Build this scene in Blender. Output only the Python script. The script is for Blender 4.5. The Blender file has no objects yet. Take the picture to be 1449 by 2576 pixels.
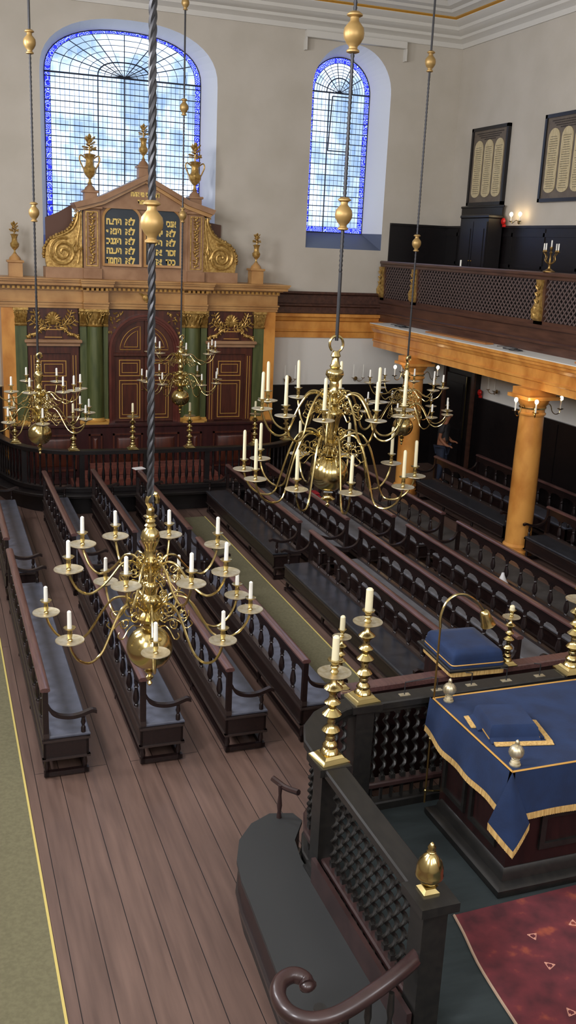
import bpy, bmesh, math, random
from math import sin, cos, pi, radians, sqrt, atan2
from mathutils import Vector, Matrix

random.seed(7)
scene = bpy.context.scene
COL = scene.collection

# ------------------------------------------------------------------ camera
H = 5.3
YAW, PITCH, ROLL = radians(20.48), radians(15.48), radians(2.57)
fw = Vector((sin(YAW)*cos(PITCH), cos(YAW)*cos(PITCH), -sin(PITCH)))
rt = Vector((cos(YAW), -sin(YAW), 0))
up = rt.cross(fw)
r2 = rt*cos(ROLL) + up*sin(ROLL)
u2 = -rt*sin(ROLL) + up*cos(ROLL)
cam_data = bpy.data.cameras.new('camera')
cam_data.sensor_fit = 'VERTICAL'
cam_data.sensor_height = 36.0
cam_data.lens = 36.0*2416/2576
cam_data.clip_start = 0.05
cam = bpy.data.objects.new('camera', cam_data)
COL.objects.link(cam)
M = Matrix.Identity(4)
for i in range(3):
    M[i][0], M[i][1], M[i][2], M[i][3] = r2[i], u2[i], -fw[i], (0, 0, H)[i]
cam.matrix_world = M
scene.camera = cam

# ------------------------------------------------------------------ look, world
scene.view_settings.view_transform = 'Standard'
scene.view_settings.look = 'None'
scene.view_settings.exposure = 0.5
scene.view_settings.gamma = 1.0
scene.view_settings.use_curve_mapping = False
scene.cycles.max_bounces = 6
scene.cycles.diffuse_bounces = 3
scene.cycles.glossy_bounces = 3
scene.cycles.transparent_max_bounces = 8
scene.cycles.caustics_reflective = False
scene.cycles.caustics_refractive = False
scene.cycles.sample_clamp_indirect = 6.0
scene.cycles.use_denoising = True
scene.cycles.use_adaptive_sampling = True
scene.cycles.adaptive_threshold = 0.025

world = bpy.data.worlds.new('daylight')
scene.world = world
world.use_nodes = True
wn = world.node_tree
bg = wn.nodes['Background']
bg.inputs['Color'].default_value = (0.74, 0.84, 1.0, 1)
bg.inputs['Strength'].default_value = 1.6

def area(name, loc, rot, sx, sy, power, col=(0.85, 0.92, 1.0)):
    d = bpy.data.lights.new(name, 'AREA')
    d.shape = 'RECTANGLE'
    d.size, d.size_y, d.energy, d.color = sx, sy, power, col
    o = bpy.data.objects.new(name, d)
    o.location, o.rotation_euler = loc, rot
    COL.objects.link(o)
    return o

# daylight entering by the tall windows of the side and entrance walls, which the picture does not show
WIN_LEFT_Y = (0.5, 5.3, 10.1, 14.9)
for y in WIN_LEFT_Y:
    area('daylight_side', (-3.0, y, 7.3), (0, radians(-80), 0), 3.6, 1.5, 375, (0.95, 0.95, 1.0))
for x in (1.0, 4.4, 7.8):
    area('daylight_entrance', (x, -2.2, 7.6), (radians(80), 0, 0), 1.6, 3.4, 130, (0.95, 0.95, 1.0))
# portals: they only guide the sampling of the sky through the far windows
for x, z, sx, sz in ((4.18, 7.3, 3.5, 4.4), (9.2, 7.5, 1.5, 4.0)):
    p = area('sky_portal', (x, 22.5, z), (radians(-90), 0, 0), sx, sz, 1.0)
    p.data.cycles.is_portal = True

def bulb_light(loc, power=14):
    d = bpy.data.lights.new('bulb_light', 'POINT')
    d.energy, d.color, d.shadow_soft_size = power, (1.0, 0.62, 0.28), 0.03
    o = bpy.data.objects.new('bulb_light', d)
    o.location = loc
    COL.objects.link(o)

# ------------------------------------------------------------------ materials
def srgb(r, g, b):
    f = lambda c: (c/255/12.92) if c/255 <= 0.04045 else ((c/255+0.055)/1.055)**2.4
    return (f(r), f(g), f(b), 1)

def mat(name, col, rough=0.5, metal=0.0, col2=None, scale=8.0, stretch=(1, 1, 1), bump=0.0, bscale=None, spec=0.5, coat=0.0, lo=0.35, hi=0.65, detail=4.0, emit=None, estr=0.0, rvar=0.0):
    m = bpy.data.materials.new(name)
    m.use_nodes = True
    nt = m.node_tree
    b = nt.nodes['Principled BSDF']
    b.inputs['Base Color'].default_value = col
    b.inputs['Roughness'].default_value = rough
    b.inputs['Metallic'].default_value = metal
    b.inputs['Specular IOR Level'].default_value = spec
    if coat:
        b.inputs['Coat Weight'].default_value = coat
        b.inputs['Coat Roughness'].default_value = 0.15
    if emit:
        b.inputs['Emission Color'].default_value = emit
        b.inputs['Emission Strength'].default_value = estr
    if col2 or bump or rvar:
        tc = nt.nodes.new('ShaderNodeTexCoord')
        mp = nt.nodes.new('ShaderNodeMapping')
        mp.inputs['Scale'].default_value = stretch
        nt.links.new(tc.outputs['Object'], mp.inputs['Vector'])
        nz = nt.nodes.new('ShaderNodeTexNoise')
        nz.inputs['Scale'].default_value = scale
        nz.inputs['Detail'].default_value = detail
        nt.links.new(mp.outputs['Vector'], nz.inputs['Vector'])
        if col2:
            cr = nt.nodes.new('ShaderNodeValToRGB')
            cr.color_ramp.elements[0].position = lo
            cr.color_ramp.elements[1].position = hi
            cr.color_ramp.elements[0].color = col
            cr.color_ramp.elements[1].color = col2
            nt.links.new(nz.outputs['Fac'], cr.inputs['Fac'])
            nt.links.new(cr.outputs['Color'], b.inputs['Base Color'])
        if rvar:
            mr = nt.nodes.new('ShaderNodeMapRange')
            mr.inputs['To Min'].default_value = max(0.02, rough-rvar)
            mr.inputs['To Max'].default_value = rough+rvar
            nt.links.new(nz.outputs['Fac'], mr.inputs['Value'])
            nt.links.new(mr.outputs['Result'], b.inputs['Roughness'])
        if bump:
            n2 = nt.nodes.new('ShaderNodeTexNoise')
            n2.inputs['Scale'].default_value = bscale or scale*3
            nt.links.new(mp.outputs['Vector'], n2.inputs['Vector'])
            bp = nt.nodes.new('ShaderNodeBump')
            bp.inputs['Strength'].default_value = bump
            bp.inputs['Distance'].default_value = 0.01
            nt.links.new(n2.outputs['Fac'], bp.inputs['Height'])
            nt.links.new(bp.outputs['Normal'], b.inputs['Normal'])
    return m

PLASTER = mat('plaster', srgb(190, 182, 167), 0.9, col2=srgb(198, 190, 176), scale=1.2, bump=0.05, bscale=60)
PLASTER_W = mat('white_plaster', srgb(222, 219, 210), 0.85)
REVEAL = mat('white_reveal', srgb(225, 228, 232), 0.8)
CORNICE = mat('cornice_white', srgb(212, 208, 198), 0.8)
GOLDTRIM = mat('gold_paint', srgb(205, 150, 45), 0.45, 0.3)
BLACKWOOD = mat('black_wood', srgb(14, 11, 12), 0.36, col2=srgb(22, 16, 16), scale=5, stretch=(1, 1, 6), spec=0.5, rvar=0.06)
PEWWOOD = mat('pew_wood', srgb(22, 14, 14), 0.36, col2=srgb(34, 20, 18), scale=5, stretch=(6, 0.6, 6), spec=0.5, coat=0.15)
RAILWOOD = mat('rail_wood', srgb(78, 52, 50), 0.30, col2=srgb(98, 68, 64), scale=6, stretch=(8, 0.5, 8), spec=0.6, coat=0.4)  # the rails' pinkish highlight is put into this lighter brown
SEAT = mat('seat_leather', srgb(80, 84, 96), 0.38, col2=srgb(92, 96, 110), scale=7, spec=0.55, bump=0.08, bscale=25)  # dark leather; the windows' grey-blue reflection is put into the base colour
DARKRAIL = mat('dark_rail_wood', srgb(48, 32, 31), 0.34, col2=srgb(62, 42, 40), scale=6, coat=0.3)
SEATGREY = mat('grey_sheen_seat', srgb(104, 104, 108), 0.6, col2=srgb(114, 114, 118), scale=7)  # lighter copy of the dark seats, reflected daylight put into the grey
SEATBLACK = mat('black_seat_leather', srgb(38, 40, 45), 0.3, col2=srgb(48, 50, 56), scale=7)
PEWEDGE = mat('lighter_edge', srgb(50, 40, 37), 0.35, coat=0.3)  # slightly lighter brown for mouldings and lower rails of pews and bench
BIMAHWOOD = mat('bimah_wood', srgb(24, 23, 22), 0.46, col2=srgb(34, 32, 29), scale=5, stretch=(4, 1, 4), spec=0.5, coat=0.1)
BIMAHRED = mat('bimah_mahogany', srgb(28, 14, 14), 0.42, col2=srgb(42, 20, 19), scale=4, stretch=(4, 4, 0.7))
ORANGE = mat('marbled_orange_wood', srgb(224, 158, 78), 0.30, col2=srgb(186, 116, 48), scale=2.6, stretch=(1, 1, 0.6), coat=0.3, detail=8, lo=0.42, hi=0.68)
ARKWOOD = mat('marbled_ark_wood', srgb(192, 146, 88), 0.42, col2=srgb(160, 112, 60), scale=2.2, coat=0.15, detail=8, lo=0.4, hi=0.7)
ARKPINK = mat('marbled_attic_wood', srgb(168, 130, 96), 0.5, col2=srgb(142, 104, 72), scale=3, detail=8)
ARKRED = mat('ark_mahogany', srgb(62, 26, 16), 0.38, col2=srgb(86, 40, 24), scale=3, stretch=(5, 5, 0.6), coat=0.2)
ARKDARK = mat('ark_base_mahogany', srgb(46, 18, 18), 0.36, col2=srgb(62, 26, 24), scale=3, stretch=(5, 5, 0.6), coat=0.2)
GREENMARB = mat('green_marbled_column', srgb(66, 76, 40), 0.4, col2=srgb(92, 98, 56), scale=3.2, stretch=(4, 4, 0.5), coat=0.2, detail=8)
GILT = mat('gilding', srgb(206, 170, 98), 0.40, 0.55, col2=srgb(160, 122, 60), scale=18, bump=0.4, bscale=30)
GILTFLAT = mat('gilt_line', srgb(210, 160, 80), 0.4, 0.3)
GILTBALL = mat('gilded_wood_ball', srgb(176, 144, 88), 0.42, 0.5)
BRASS = mat('polished_brass', srgb(206, 186, 128), 0.19, 1.0, rvar=0.05, scale=12)
BRASSPAN = mat('drip_pan_brass', srgb(214, 205, 180), 0.38, 0.75, col2=srgb(190, 176, 140), scale=25)
BRASSDULL = mat('aged_brass', srgb(150, 120, 70), 0.35, 0.9)
IRON = mat('iron_rod', srgb(62, 62, 64), 0.45, 0.6)
WAX = mat('white_wax', srgb(240, 238, 226), 0.5)
CREAMWAX = mat('cream_wax', srgb(236, 226, 186), 0.5)
NAVY = mat('navy_velvet', srgb(13, 34, 68), 0.85, col2=srgb(18, 43, 82), scale=5, bump=0.1, bscale=60)
NAVY.node_tree.nodes['Principled BSDF'].inputs['Sheen Weight'].default_value = 0.04
FRINGE = mat('gold_fringe', srgb(214, 178, 112), 0.7, col2=srgb(176, 138, 78), scale=60, stretch=(1, 1, 0.1))
GREYCARPET = mat('grey_carpet', srgb(64, 60, 58), 0.95, col2=srgb(72, 68, 64), scale=12)
GREENCARPET = mat('green_carpet', srgb(104, 99, 74), 0.95, col2=srgb(114, 109, 82), scale=30, bump=0.15, bscale=200)
DARKGREEN = mat('dark_green_carpet', srgb(32, 41, 42), 0.9, col2=srgb(40, 49, 50), scale=4, stretch=(0.6, 3, 1), bump=0.1, bscale=90)
CARPETEDGE = mat('yellow_binding', srgb(205, 185, 105), 0.7)
BRICKCARPET = mat('brick_red_carpet', srgb(120, 64, 48), 0.95, col2=srgb(92, 44, 36), scale=10)
BOARDBLUE = mat('tablet_slate', srgb(46, 54, 62), 0.5, col2=srgb(54, 62, 68), scale=4)
TEXTGOLD = mat('gold_lettering', srgb(232, 200, 110), 0.4, 0.15)
FRAMEBLACK = mat('black_frame', srgb(26, 24, 26), 0.3)
BOARDBROWN = mat('board_brown', srgb(96, 84, 72), 0.5, col2=srgb(112, 100, 84), scale=5)
BOARDCREAM = mat('board_cream', srgb(206, 190, 150), 0.6, col2=srgb(188, 170, 128), scale=9, stretch=(1, 3, 1))
INK = mat('dark_ink', srgb(58, 50, 44), 0.6)
REDPLASTIC = mat('red_plastic', srgb(196, 26, 20), 0.35)
REDCLOTH = mat('red_cloth', srgb(150, 16, 30), 0.8)
PAPER = mat('white_paper', srgb(228, 226, 224), 0.7)
BULB = mat('lit_bulb', (1, 0.8, 0.55, 1), 0.5, emit=(1.0, 0.74, 0.42, 1), estr=20)
SKIN = mat('skin', srgb(178, 120, 88), 0.55)
GREYSHIRT = mat('grey_cotton', srgb(66, 64, 66), 0.9)
JEANS = mat('blue_denim', srgb(60, 68, 88), 0.9)
HAIR = mat('dark_hair', srgb(22, 17, 14), 0.6)
LEAD = mat('lead_bar', srgb(52, 56, 66), 0.6, 0.3)
LATTICE = mat('lattice_wood', srgb(96, 80, 76), 0.5)
GALWOOD = mat('gallery_wood', srgb(66, 42, 34), 0.36, col2=srgb(86, 56, 44), scale=4, stretch=(4, 0.5, 4), coat=0.2)
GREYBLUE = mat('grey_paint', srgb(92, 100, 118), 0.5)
CARD = mat('brown_board', srgb(168, 112, 62), 0.6)
PANELBROWN = mat('brown_panel', srgb(92, 58, 40), 0.5)

def glass_mat(name, kind):
    m = bpy.data.materials.new(name)
    m.use_nodes = True
    nt = m.node_tree
    nt.nodes.clear()
    out = nt.nodes.new('ShaderNodeOutputMaterial')
    tr = nt.nodes.new('ShaderNodeBsdfTransparent')
    tl = nt.nodes.new('ShaderNodeBsdfTranslucent')
    gl = nt.nodes.new('ShaderNodeBsdfGlossy')
    gl.inputs['Roughness'].default_value = 0.25
    mx = nt.nodes.new('ShaderNodeMixShader')
    mx.inputs['Fac'].default_value = 0.25
    m2 = nt.nodes.new('ShaderNodeMixShader')
    m2.inputs['Fac'].default_value = 0.05
    tc = nt.nodes.new('ShaderNodeTexCoord')
    mp = nt.nodes.new('ShaderNodeMapping')
    nt.links.new(tc.outputs['Object'], mp.inputs['Vector'])
    if kind == 'clear':
        mp.inputs['Rotation'].default_value = (radians(-90), 0, 0)
        br = nt.nodes.new('ShaderNodeTexBrick')
        br.offset = 0.0
        br.inputs['Scale'].default_value = 1.0
        br.inputs['Brick Width'].default_value = 0.1
        br.inputs['Row Height'].default_value = 0.24
        br.inputs['Mortar Size'].default_value = 0.0
        br.inputs['Color1'].default_value = (0.80, 0.85, 0.93, 1)
        br.inputs['Color2'].default_value = (1, 1, 1, 1)
        nt.links.new(mp.outputs['Vector'], br.inputs['Vector'])
        nz = nt.nodes.new('ShaderNodeTexNoise')
        nz.inputs['Scale'].default_value = 0.9
        nz.inputs['Detail'].default_value = 3
        nt.links.new(tc.outputs['Object'], nz.inputs['Vector'])
        cr = nt.nodes.new('ShaderNodeValToRGB')
        cr.color_ramp.elements[0].position = 0.42
        cr.color_ramp.elements[0].color = (0.64, 0.70, 0.75, 1)
        cr.color_ramp.elements[1].position = 0.60
        cr.color_ramp.elements[1].color = (1, 1, 1, 1)
        nt.links.new(nz.outputs['Fac'], cr.inputs['Fac'])
        mc = nt.nodes.new('ShaderNodeMixRGB')
        mc.blend_type = 'MULTIPLY'
        mc.inputs['Fac'].default_value = 1
        nt.links.new(br.outputs['Color'], mc.inputs['Color1'])
        nt.links.new(cr.outputs['Color'], mc.inputs['Color2'])
        colout = mc.outputs['Color']
    else:
        vo = nt.nodes.new('ShaderNodeTexVoronoi')
        vo.inputs['Scale'].default_value = 9
        vo.feature = 'F1'
        nt.links.new(mp.outputs['Vector'], vo.inputs['Vector'])
        ma = nt.nodes.new('ShaderNodeMath')
        ma.operation = 'SINE'
        mu = nt.nodes.new('ShaderNodeMath')
        mu.operation = 'MULTIPLY'
        mu.inputs[1].default_value = 26
        nt.links.new(vo.outputs['Distance'], mu.inputs[0])
        nt.links.new(mu.outputs[0], ma.inputs[0])
        cr = nt.nodes.new('ShaderNodeValToRGB')
        cr.color_ramp.elements[0].position = 0.35
        cr.color_ramp.elements[0].color = (0.03, 0.035, 0.62, 1)
        cr.color_ramp.elements[1].position = 0.75
        cr.color_ramp.elements[1].color = (0.42, 0.48, 0.95, 1)
        nt.links.new(ma.outputs[0], cr.inputs['Fac'])
        colout = cr.outputs['Color']
    for s in (tr, tl, gl):
        nt.links.new(colout, s.inputs['Color'])
    nt.links.new(tr.outputs[0], mx.inputs[1])
    nt.links.new(tl.outputs[0], mx.inputs[2])
    nt.links.new(mx.outputs[0], m2.inputs[1])
    nt.links.new(gl.outputs[0], m2.inputs[2])
    nt.links.new(m2.outputs[0], out.inputs['Surface'])
    return m
GLASS = glass_mat('frosted_leaded_glass', 'clear')
BLUEGLASS = glass_mat('blue_scroll_glass', 'blue')

def floor_mat():
    m = bpy.data.materials.new('oak_floor_boards')
    m.use_nodes = True
    nt = m.node_tree
    b = nt.nodes['Principled BSDF']
    tc = nt.nodes.new('ShaderNodeTexCoord')
    mp = nt.nodes.new('ShaderNodeMapping')
    mp.inputs['Rotation'].default_value = (0, 0, radians(90))
    nt.links.new(tc.outputs['Object'], mp.inputs['Vector'])
    br = nt.nodes.new('ShaderNodeTexBrick')
    br.offset = 0.37
    br.inputs['Scale'].default_value = 1
    br.inputs['Brick Width'].default_value = 9.0
    br.inputs['Row Height'].default_value = 0.245
    br.inputs['Mortar Size'].default_value = 0.004
    br.inputs['Mortar Smooth'].default_value = 0.3
    br.inputs['Color1'].default_value = srgb(104, 84, 76)
    br.inputs['Color2'].default_value = srgb(112, 91, 82)
    br.inputs['Mortar'].default_value = srgb(20, 12, 12)
    nt.links.new(mp.outputs['Vector'], br.inputs['Vector'])
    nz = nt.nodes.new('ShaderNodeTexNoise')
    nz.inputs['Scale'].default_value = 3
    nz.inputs['Detail'].default_value = 6
    mp2 = nt.nodes.new('ShaderNodeMapping')
    mp2.inputs['Scale'].default_value = (5, 0.35, 1)
    nt.links.new(tc.outputs['Object'], mp2.inputs['Vector'])
    nt.links.new(mp2.outputs['Vector'], nz.inputs['Vector'])
    cr = nt.nodes.new('ShaderNodeValToRGB')
    cr.color_ramp.elements[0].position = 0.3
    cr.color_ramp.elements[0].color = (0.72, 0.68, 0.66, 1)
    cr.color_ramp.elements[1].position = 0.7
    cr.color_ramp.elements[1].color = (1.1, 1.05, 1.0, 1)
    nt.links.new(nz.outputs['Fac'], cr.inputs['Fac'])
    mc = nt.nodes.new('ShaderNodeMixRGB')
    mc.blend_type = 'MULTIPLY'
    mc.inputs['Fac'].default_value = 1
    nt.links.new(br.outputs['Color'], mc.inputs['Color1'])
    nt.links.new(cr.outputs['Color'], mc.inputs['Color2'])
    nt.links.new(mc.outputs['Color'], b.inputs['Base Color'])
    mr = nt.nodes.new('ShaderNodeMapRange')
    mr.inputs['To Min'].default_value = 0.32
    mr.inputs['To Max'].default_value = 0.52
    nt.links.new(nz.outputs['Fac'], mr.inputs['Value'])
    nt.links.new(mr.outputs['Result'], b.inputs['Roughness'])
    bp = nt.nodes.new('ShaderNodeBump')
    bp.inputs['Strength'].default_value = 0.4
    bp.inputs['Distance'].default_value = 0.006
    bp.invert = True
    nt.links.new(br.outputs['Fac'], bp.inputs['Height'])
    nt.links.new(bp.outputs['Normal'], b.inputs['Normal'])
    return m
FLOORMAT = floor_mat()

def rug_mat():
    m = bpy.data.materials.new('red_patterned_rug')
    m.use_nodes = True
    nt = m.node_tree
    b = nt.nodes['Principled BSDF']
    b.inputs['Roughness'].default_value = 0.95
    tc = nt.nodes.new('ShaderNodeTexCoord')
    nz = nt.nodes.new('ShaderNodeTexNoise')
    nz.inputs['Scale'].default_value = 5
    nz.inputs['Detail'].default_value = 5
    nt.links.new(tc.outputs['Object'], nz.inputs['Vector'])
    cr = nt.nodes.new('ShaderNodeValToRGB')
    e = cr.color_ramp.elements
    e[0].position = 0.32
    e[0].color = srgb(70, 30, 36)
    e[1].position = 0.6
    e[1].color = srgb(104, 42, 48)
    x = e.new(0.72)
    x.color = srgb(150, 74, 52)
    nt.links.new(nz.outputs['Fac'], cr.inputs['Fac'])
    vo = nt.nodes.new('ShaderNodeTexVoronoi')
    vo.inputs['Scale'].default_value = 7
    vo.inputs['Randomness'].default_value = 0.5
    nt.links.new(tc.outputs['Object'], vo.inputs['Vector'])
    c2 = nt.nodes.new('ShaderNodeValToRGB')
    c2.color_ramp.elements[0].position = 0.07
    c2.color_ramp.elements[0].color = (1, 1, 1, 1)
    c2.color_ramp.elements[1].position = 0.12
    c2.color_ramp.elements[1].color = (0, 0, 0, 1)
    nt.links.new(vo.outputs['Distance'], c2.inputs['Fac'])
    mu = nt.nodes.new('ShaderNodeMath')
    mu.operation = 'MULTIPLY'
    mu.inputs[1].default_value = 0.35
    nt.links.new(c2.outputs['Color'], mu.inputs[0])
    mc = nt.nodes.new('ShaderNodeMixRGB')
    mc.inputs['Color2'].default_value = srgb(190, 150, 130)
    nt.links.new(mu.outputs[0], mc.inputs['Fac'])
    nt.links.new(cr.outputs['Color'], mc.inputs['Color1'])
    nt.links.new(mc.outputs['Color'], b.inputs['Base Color'])
    return m
RUG = rug_mat()

# ------------------------------------------------------------------ mesh helpers
class MB:
    def __init__(s):
        s.v, s.f = [], []
    def add(s, vs, fs):
        n = len(s.v)
        s.v += [tuple(p) for p in vs]
        s.f += [tuple(i+n for i in f) for f in fs]
        return s
    def box(s, x0, x1, y0, y1, z0, z1):
        return s.add([(x0,y0,z0),(x1,y0,z0),(x1,y1,z0),(x0,y1,z0),(x0,y0,z1),(x1,y0,z1),(x1,y1,z1),(x0,y1,z1)],
                     [(0,3,2,1),(4,5,6,7),(0,1,5,4),(1,2,6,5),(2,3,7,6),(3,0,4,7)])
    def cbox(s, x0, x1, y0, y1, z0, z1, c=0.01):
        """a box with its top and bottom edges chamfered"""
        def ring(a, z):
            return [(x0+a,y0+a,z),(x1-a,y0+a,z),(x1-a,y1-a,z),(x0+a,y1-a,z)]
        return s.rings([ring(c, z0), ring(0, z0+c), ring(0, z1-c), ring(c, z1)])
    def rings(s, rs, cap=True, closed=True):
        n = len(rs[0])
        vs = [p for r in rs for p in r]
        fs = []
        for k in range(len(rs)-1):
            for i in range(n if closed else n-1):
                j = (i+1) % n
                fs.append((k*n+i, k*n+j, (k+1)*n+j, (k+1)*n+i))
        if cap:
            fs.append(tuple(range(n-1, -1, -1)))
            fs.append(tuple((len(rs)-1)*n+i for i in range(n)))
        return s.add(vs, fs)
    def lathe(s, prof, n=16, c=(0, 0, 0), ridge=0.0, nr=0):
        rs = []
        for r, z in prof:
            rr = [r*(1+(ridge*cos(nr*2*pi*i/n) if nr else 0)) for i in range(n)]
            rs.append([(c[0]+rr[i]*cos(2*pi*i/n), c[1]+rr[i]*sin(2*pi*i/n), c[2]+z) for i in range(n)])
        return s.rings(rs)
    def tube(s, pts, r, n=8, cap=True):
        pts = [Vector(p) for p in pts]
        rs = []
        prev = None
        for i, p in enumerate(pts):
            t = (pts[min(i+1, len(pts)-1)] - pts[max(i-1, 0)]).normalized()
            if prev is None:
                a = Vector((0, 0, 1)) if abs(t.z) < 0.9 else Vector((1, 0, 0))
                u = t.cross(a).normalized()
            else:
                u = (prev - t*prev.dot(t))
                u = u.normalized() if u.length > 1e-6 else t.orthogonal().normalized()
            prev = u
            w = t.cross(u)
            ri = r[i] if isinstance(r, (list, tuple)) else r
            rs.append([tuple(p + u*(ri*cos(2*pi*k/n)) + w*(ri*sin(2*pi*k/n))) for k in range(n)])
        return s.rings(rs, cap)
    def bar(s, pts, hw, hz):
        """a flat rectangular rail swept along a horizontal polyline; hw half width, hz (below, above)"""
        pts = [Vector(p) for p in pts]
        rs = []
        for i, p in enumerate(pts):
            t = (pts[min(i+1, len(pts)-1)] - pts[max(i-1, 0)])
            t.z = 0
            t.normalize()
            if 0 < i < len(pts)-1:
                t1 = (pts[i]-pts[i-1]); t1.z = 0; t1.normalize()
                k = 1/max(0.5, t.dot(t1))
            else:
                k = 1
            nrm = Vector((-t.y, t.x, 0))*k
            c = min(0.012, hw*0.4)
            a, b = p - nrm*hw, p + nrm*hw
            a2, b2 = p - nrm*(hw-c), p + nrm*(hw-c)
            rs.append([(a.x, a.y, p.z-hz[0]), (b.x, b.y, p.z-hz[0]), (b.x, b.y, p.z+hz[1]-c), (b2.x, b2.y, p.z+hz[1]), (a2.x, a2.y, p.z+hz[1]), (a.x, a.y, p.z+hz[1]-c)])
        return s.rings(rs)
    def prism(s, poly, axis, a, b):
        """extrude a 2D polygon along axis 0/1/2; poly holds the two other coordinates in order"""
        def pt(p, t):
            return (t, p[0], p[1]) if axis == 0 else ((p[0], t, p[1]) if axis == 1 else (p[0], p[1], t))
        n = len(poly)
        vs = [pt(p, a) for p in poly] + [pt(p, b) for p in poly]
        fs = [tuple(range(n-1, -1, -1)), tuple(range(n, 2*n))] + [(i, (i+1) % n, n+(i+1) % n, n+i) for i in range(n)]
        return s.add(vs, fs)
    def ball(s, c, r, n=10, m=6, sc=(1, 1, 1)):
        pr = [(max(0.001, sin(pi*k/m)), -cos(pi*k/m)) for k in range(m+1)]
        rs = [[(c[0]+r*q*cos(2*pi*i/n)*sc[0], c[1]+r*q*sin(2*pi*i/n)*sc[1], c[2]+r*z*sc[2]) for i in range(n)] for q, z in pr]
        return s.rings(rs)
    def leaf(s, base, d, side, L, W, T=0.012):
        """a pointed leaf with a raised middle rib"""
        base, d, side = Vector(base), Vector(d).normalized(), Vector(side).normalized()
        nrm = d.cross(side).normalized()
        vs = [base]
        for t, w in ((0.3, 0.8), (0.6, 1.0), (0.85, 0.5)):
            c = base + d*L*t
            vs += [c - side*W*w/2, c + nrm*T, c + side*W*w/2, c - nrm*T]
        vs.append(base + d*L)
        fs = []
        for i in range(4):
            j = (i+1) % 4
            fs.append((0, 1+j, 1+i))
            for k in (0, 1):
                fs.append((1+k*4+i, 1+k*4+j, 1+(k+1)*4+j, 1+(k+1)*4+i))
            fs.append((9+i, 9+j, 13))
        return s.add(vs, fs)
    def xform(s, m):
        s.v = [tuple(m @ Vector(p)) for p in s.v]
        return s
    def mesh(s, name, material, angle=35):
        me = bpy.data.meshes.new(name)
        me.from_pydata(s.v, [], s.f)
        me.validate()
        bm = bmesh.new()
        bm.from_mesh(me)
        bmesh.ops.recalc_face_normals(bm, faces=bm.faces)
        bm.to_mesh(me)
        bm.free()
        me.polygons.foreach_set('use_smooth', [True]*len(me.polygons))
        me.set_sharp_from_angle(angle=radians(angle))
        me.materials.append(material)
        return me
    def build(s, name, material, parent=None, loc=None, angle=35):
        return link(name, s.mesh(name, material, angle), parent, loc)

def link(name, data, parent=None, loc=None, rot=None):
    o = bpy.data.objects.new(name, data)
    COL.objects.link(o)
    if parent:
        o.parent = parent
    if loc:
        o.location = loc
    if rot:
        o.rotation_euler = rot
    return o

def tag(o, label, cat, group=None, kind=None):
    o['label'] = label
    o['category'] = cat
    if group:
        o['group'] = group
    if kind:
        o['kind'] = kind
    return o

def thing(name, label, cat, loc=(0, 0, 0), rotz=0, group=None):
    o = link(name, None, None, loc, (0, 0, rotz))
    o.empty_display_size = 0.1
    return tag(o, label, cat, group)

def struct(name, mb, m, label=None, cat=None, angle=35):
    o = mb.build(name, m, None, None, angle) if isinstance(mb, MB) else link(name, mb)
    o['kind'] = 'structure'
    if label:
        o['label'] = label
        o['category'] = cat or 'room'
    return o

def spline(pts, n=6):
    """Catmull-Rom through the points"""
    P = [Vector(p) for p in pts]
    P = [P[0]*2-P[1]] + P + [P[-1]*2-P[-2]]
    out = []
    for i in range(1, len(P)-2):
        for k in range(n):
            t = k/n
            a, b, c, d = P[i-1], P[i], P[i+1], P[i+2]
            out.append(0.5*((2*b)+(c-a)*t+(2*a-5*b+4*c-d)*t*t+(3*b-a-3*c+d)*t**3))
    out.append(P[-2])
    return out

def spiral(cx, cz, r0, r1, a0, turns, n=18):
    """points of a scroll in an (r,z) plane"""
    return [(cx+(r0+(r1-r0)*k/n)*cos(a0+turns*2*pi*k/n), cz+(r0+(r1-r0)*k/n)*sin(a0+turns*2*pi*k/n)) for k in range(n+1)]

# ================================================================== THE ROOM
YF, XR, XL, YN, ZC = 21.8, 12.0, -3.2, -2.6, 10.6
struct('floor', MB().box(XL, XR, YN, YF, -0.1, 0.0), FLOORMAT)

def arch_loop(cx, hw, zb, zs, rise, n=24):
    """outline of an arched opening, anticlockwise in (x,z) from its lower left corner"""
    pts = [(cx-hw, zb), (cx+hw, zb)]
    for k in range(n+1):
        a = pi*k/n
        e = 1.0 if abs(rise-hw) < 0.05 else 0.86
        ca, sa = cos(a), sin(a)
        pts.append((cx+hw*math.copysign(abs(ca)**e, ca), zs+rise*abs(sa)**e))
    return pts

W1O = arch_loop(4.185, 1.885, 4.9, 8.55, 1.11)      # opening of the great window in the wall
W1G = arch_loop(4.15, 1.70, 5.1, 8.62, 0.93)        # its glass, deeper in the wall
W2O = arch_loop(9.25, 0.97, 5.28, 8.76, 0.97)
W2G = arch_loop(9.18, 0.77, 5.65, 8.77, 0.77)
YG = 22.4

def wall_with_holes(x0, x1, z0, z1, holes, y):
    bm = bmesh.new()
    edges = []
    for loop in [[(x0, z0), (x1, z0), (x1, z1), (x0, z1)]] + holes:
        vs = [bm.verts.new((p[0], y, p[1])) for p in loop]
        edges += [bm.edges.new((vs[i], vs[(i+1) % len(vs)])) for i in range(len(vs))]
    bmesh.ops.triangle_fill(bm, use_beauty=True, use_dissolve=False, edges=edges)
    me = bpy.data.meshes.new('wall_far')
    bm.to_mesh(me)
    bm.free()
    me.materials.append(PLASTER)
    return me
struct('wall_far', wall_with_holes(XL, XR, 0, ZC+0.1, [W1O, W2O], YF), None)
struct('wall_right', MB().box(XR, XR+0.3, YN, YF+0.1, 0, ZC+0.1), PLASTER)
struct('wall_left', MB().box(XL-0.3, XL, YN, YF+0.1, 0, ZC+0.1), PLASTER)
struct('wall_near', MB().box(XL, XR, YN-0.3, YN, 0, ZC+0.1), PLASTER)
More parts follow.
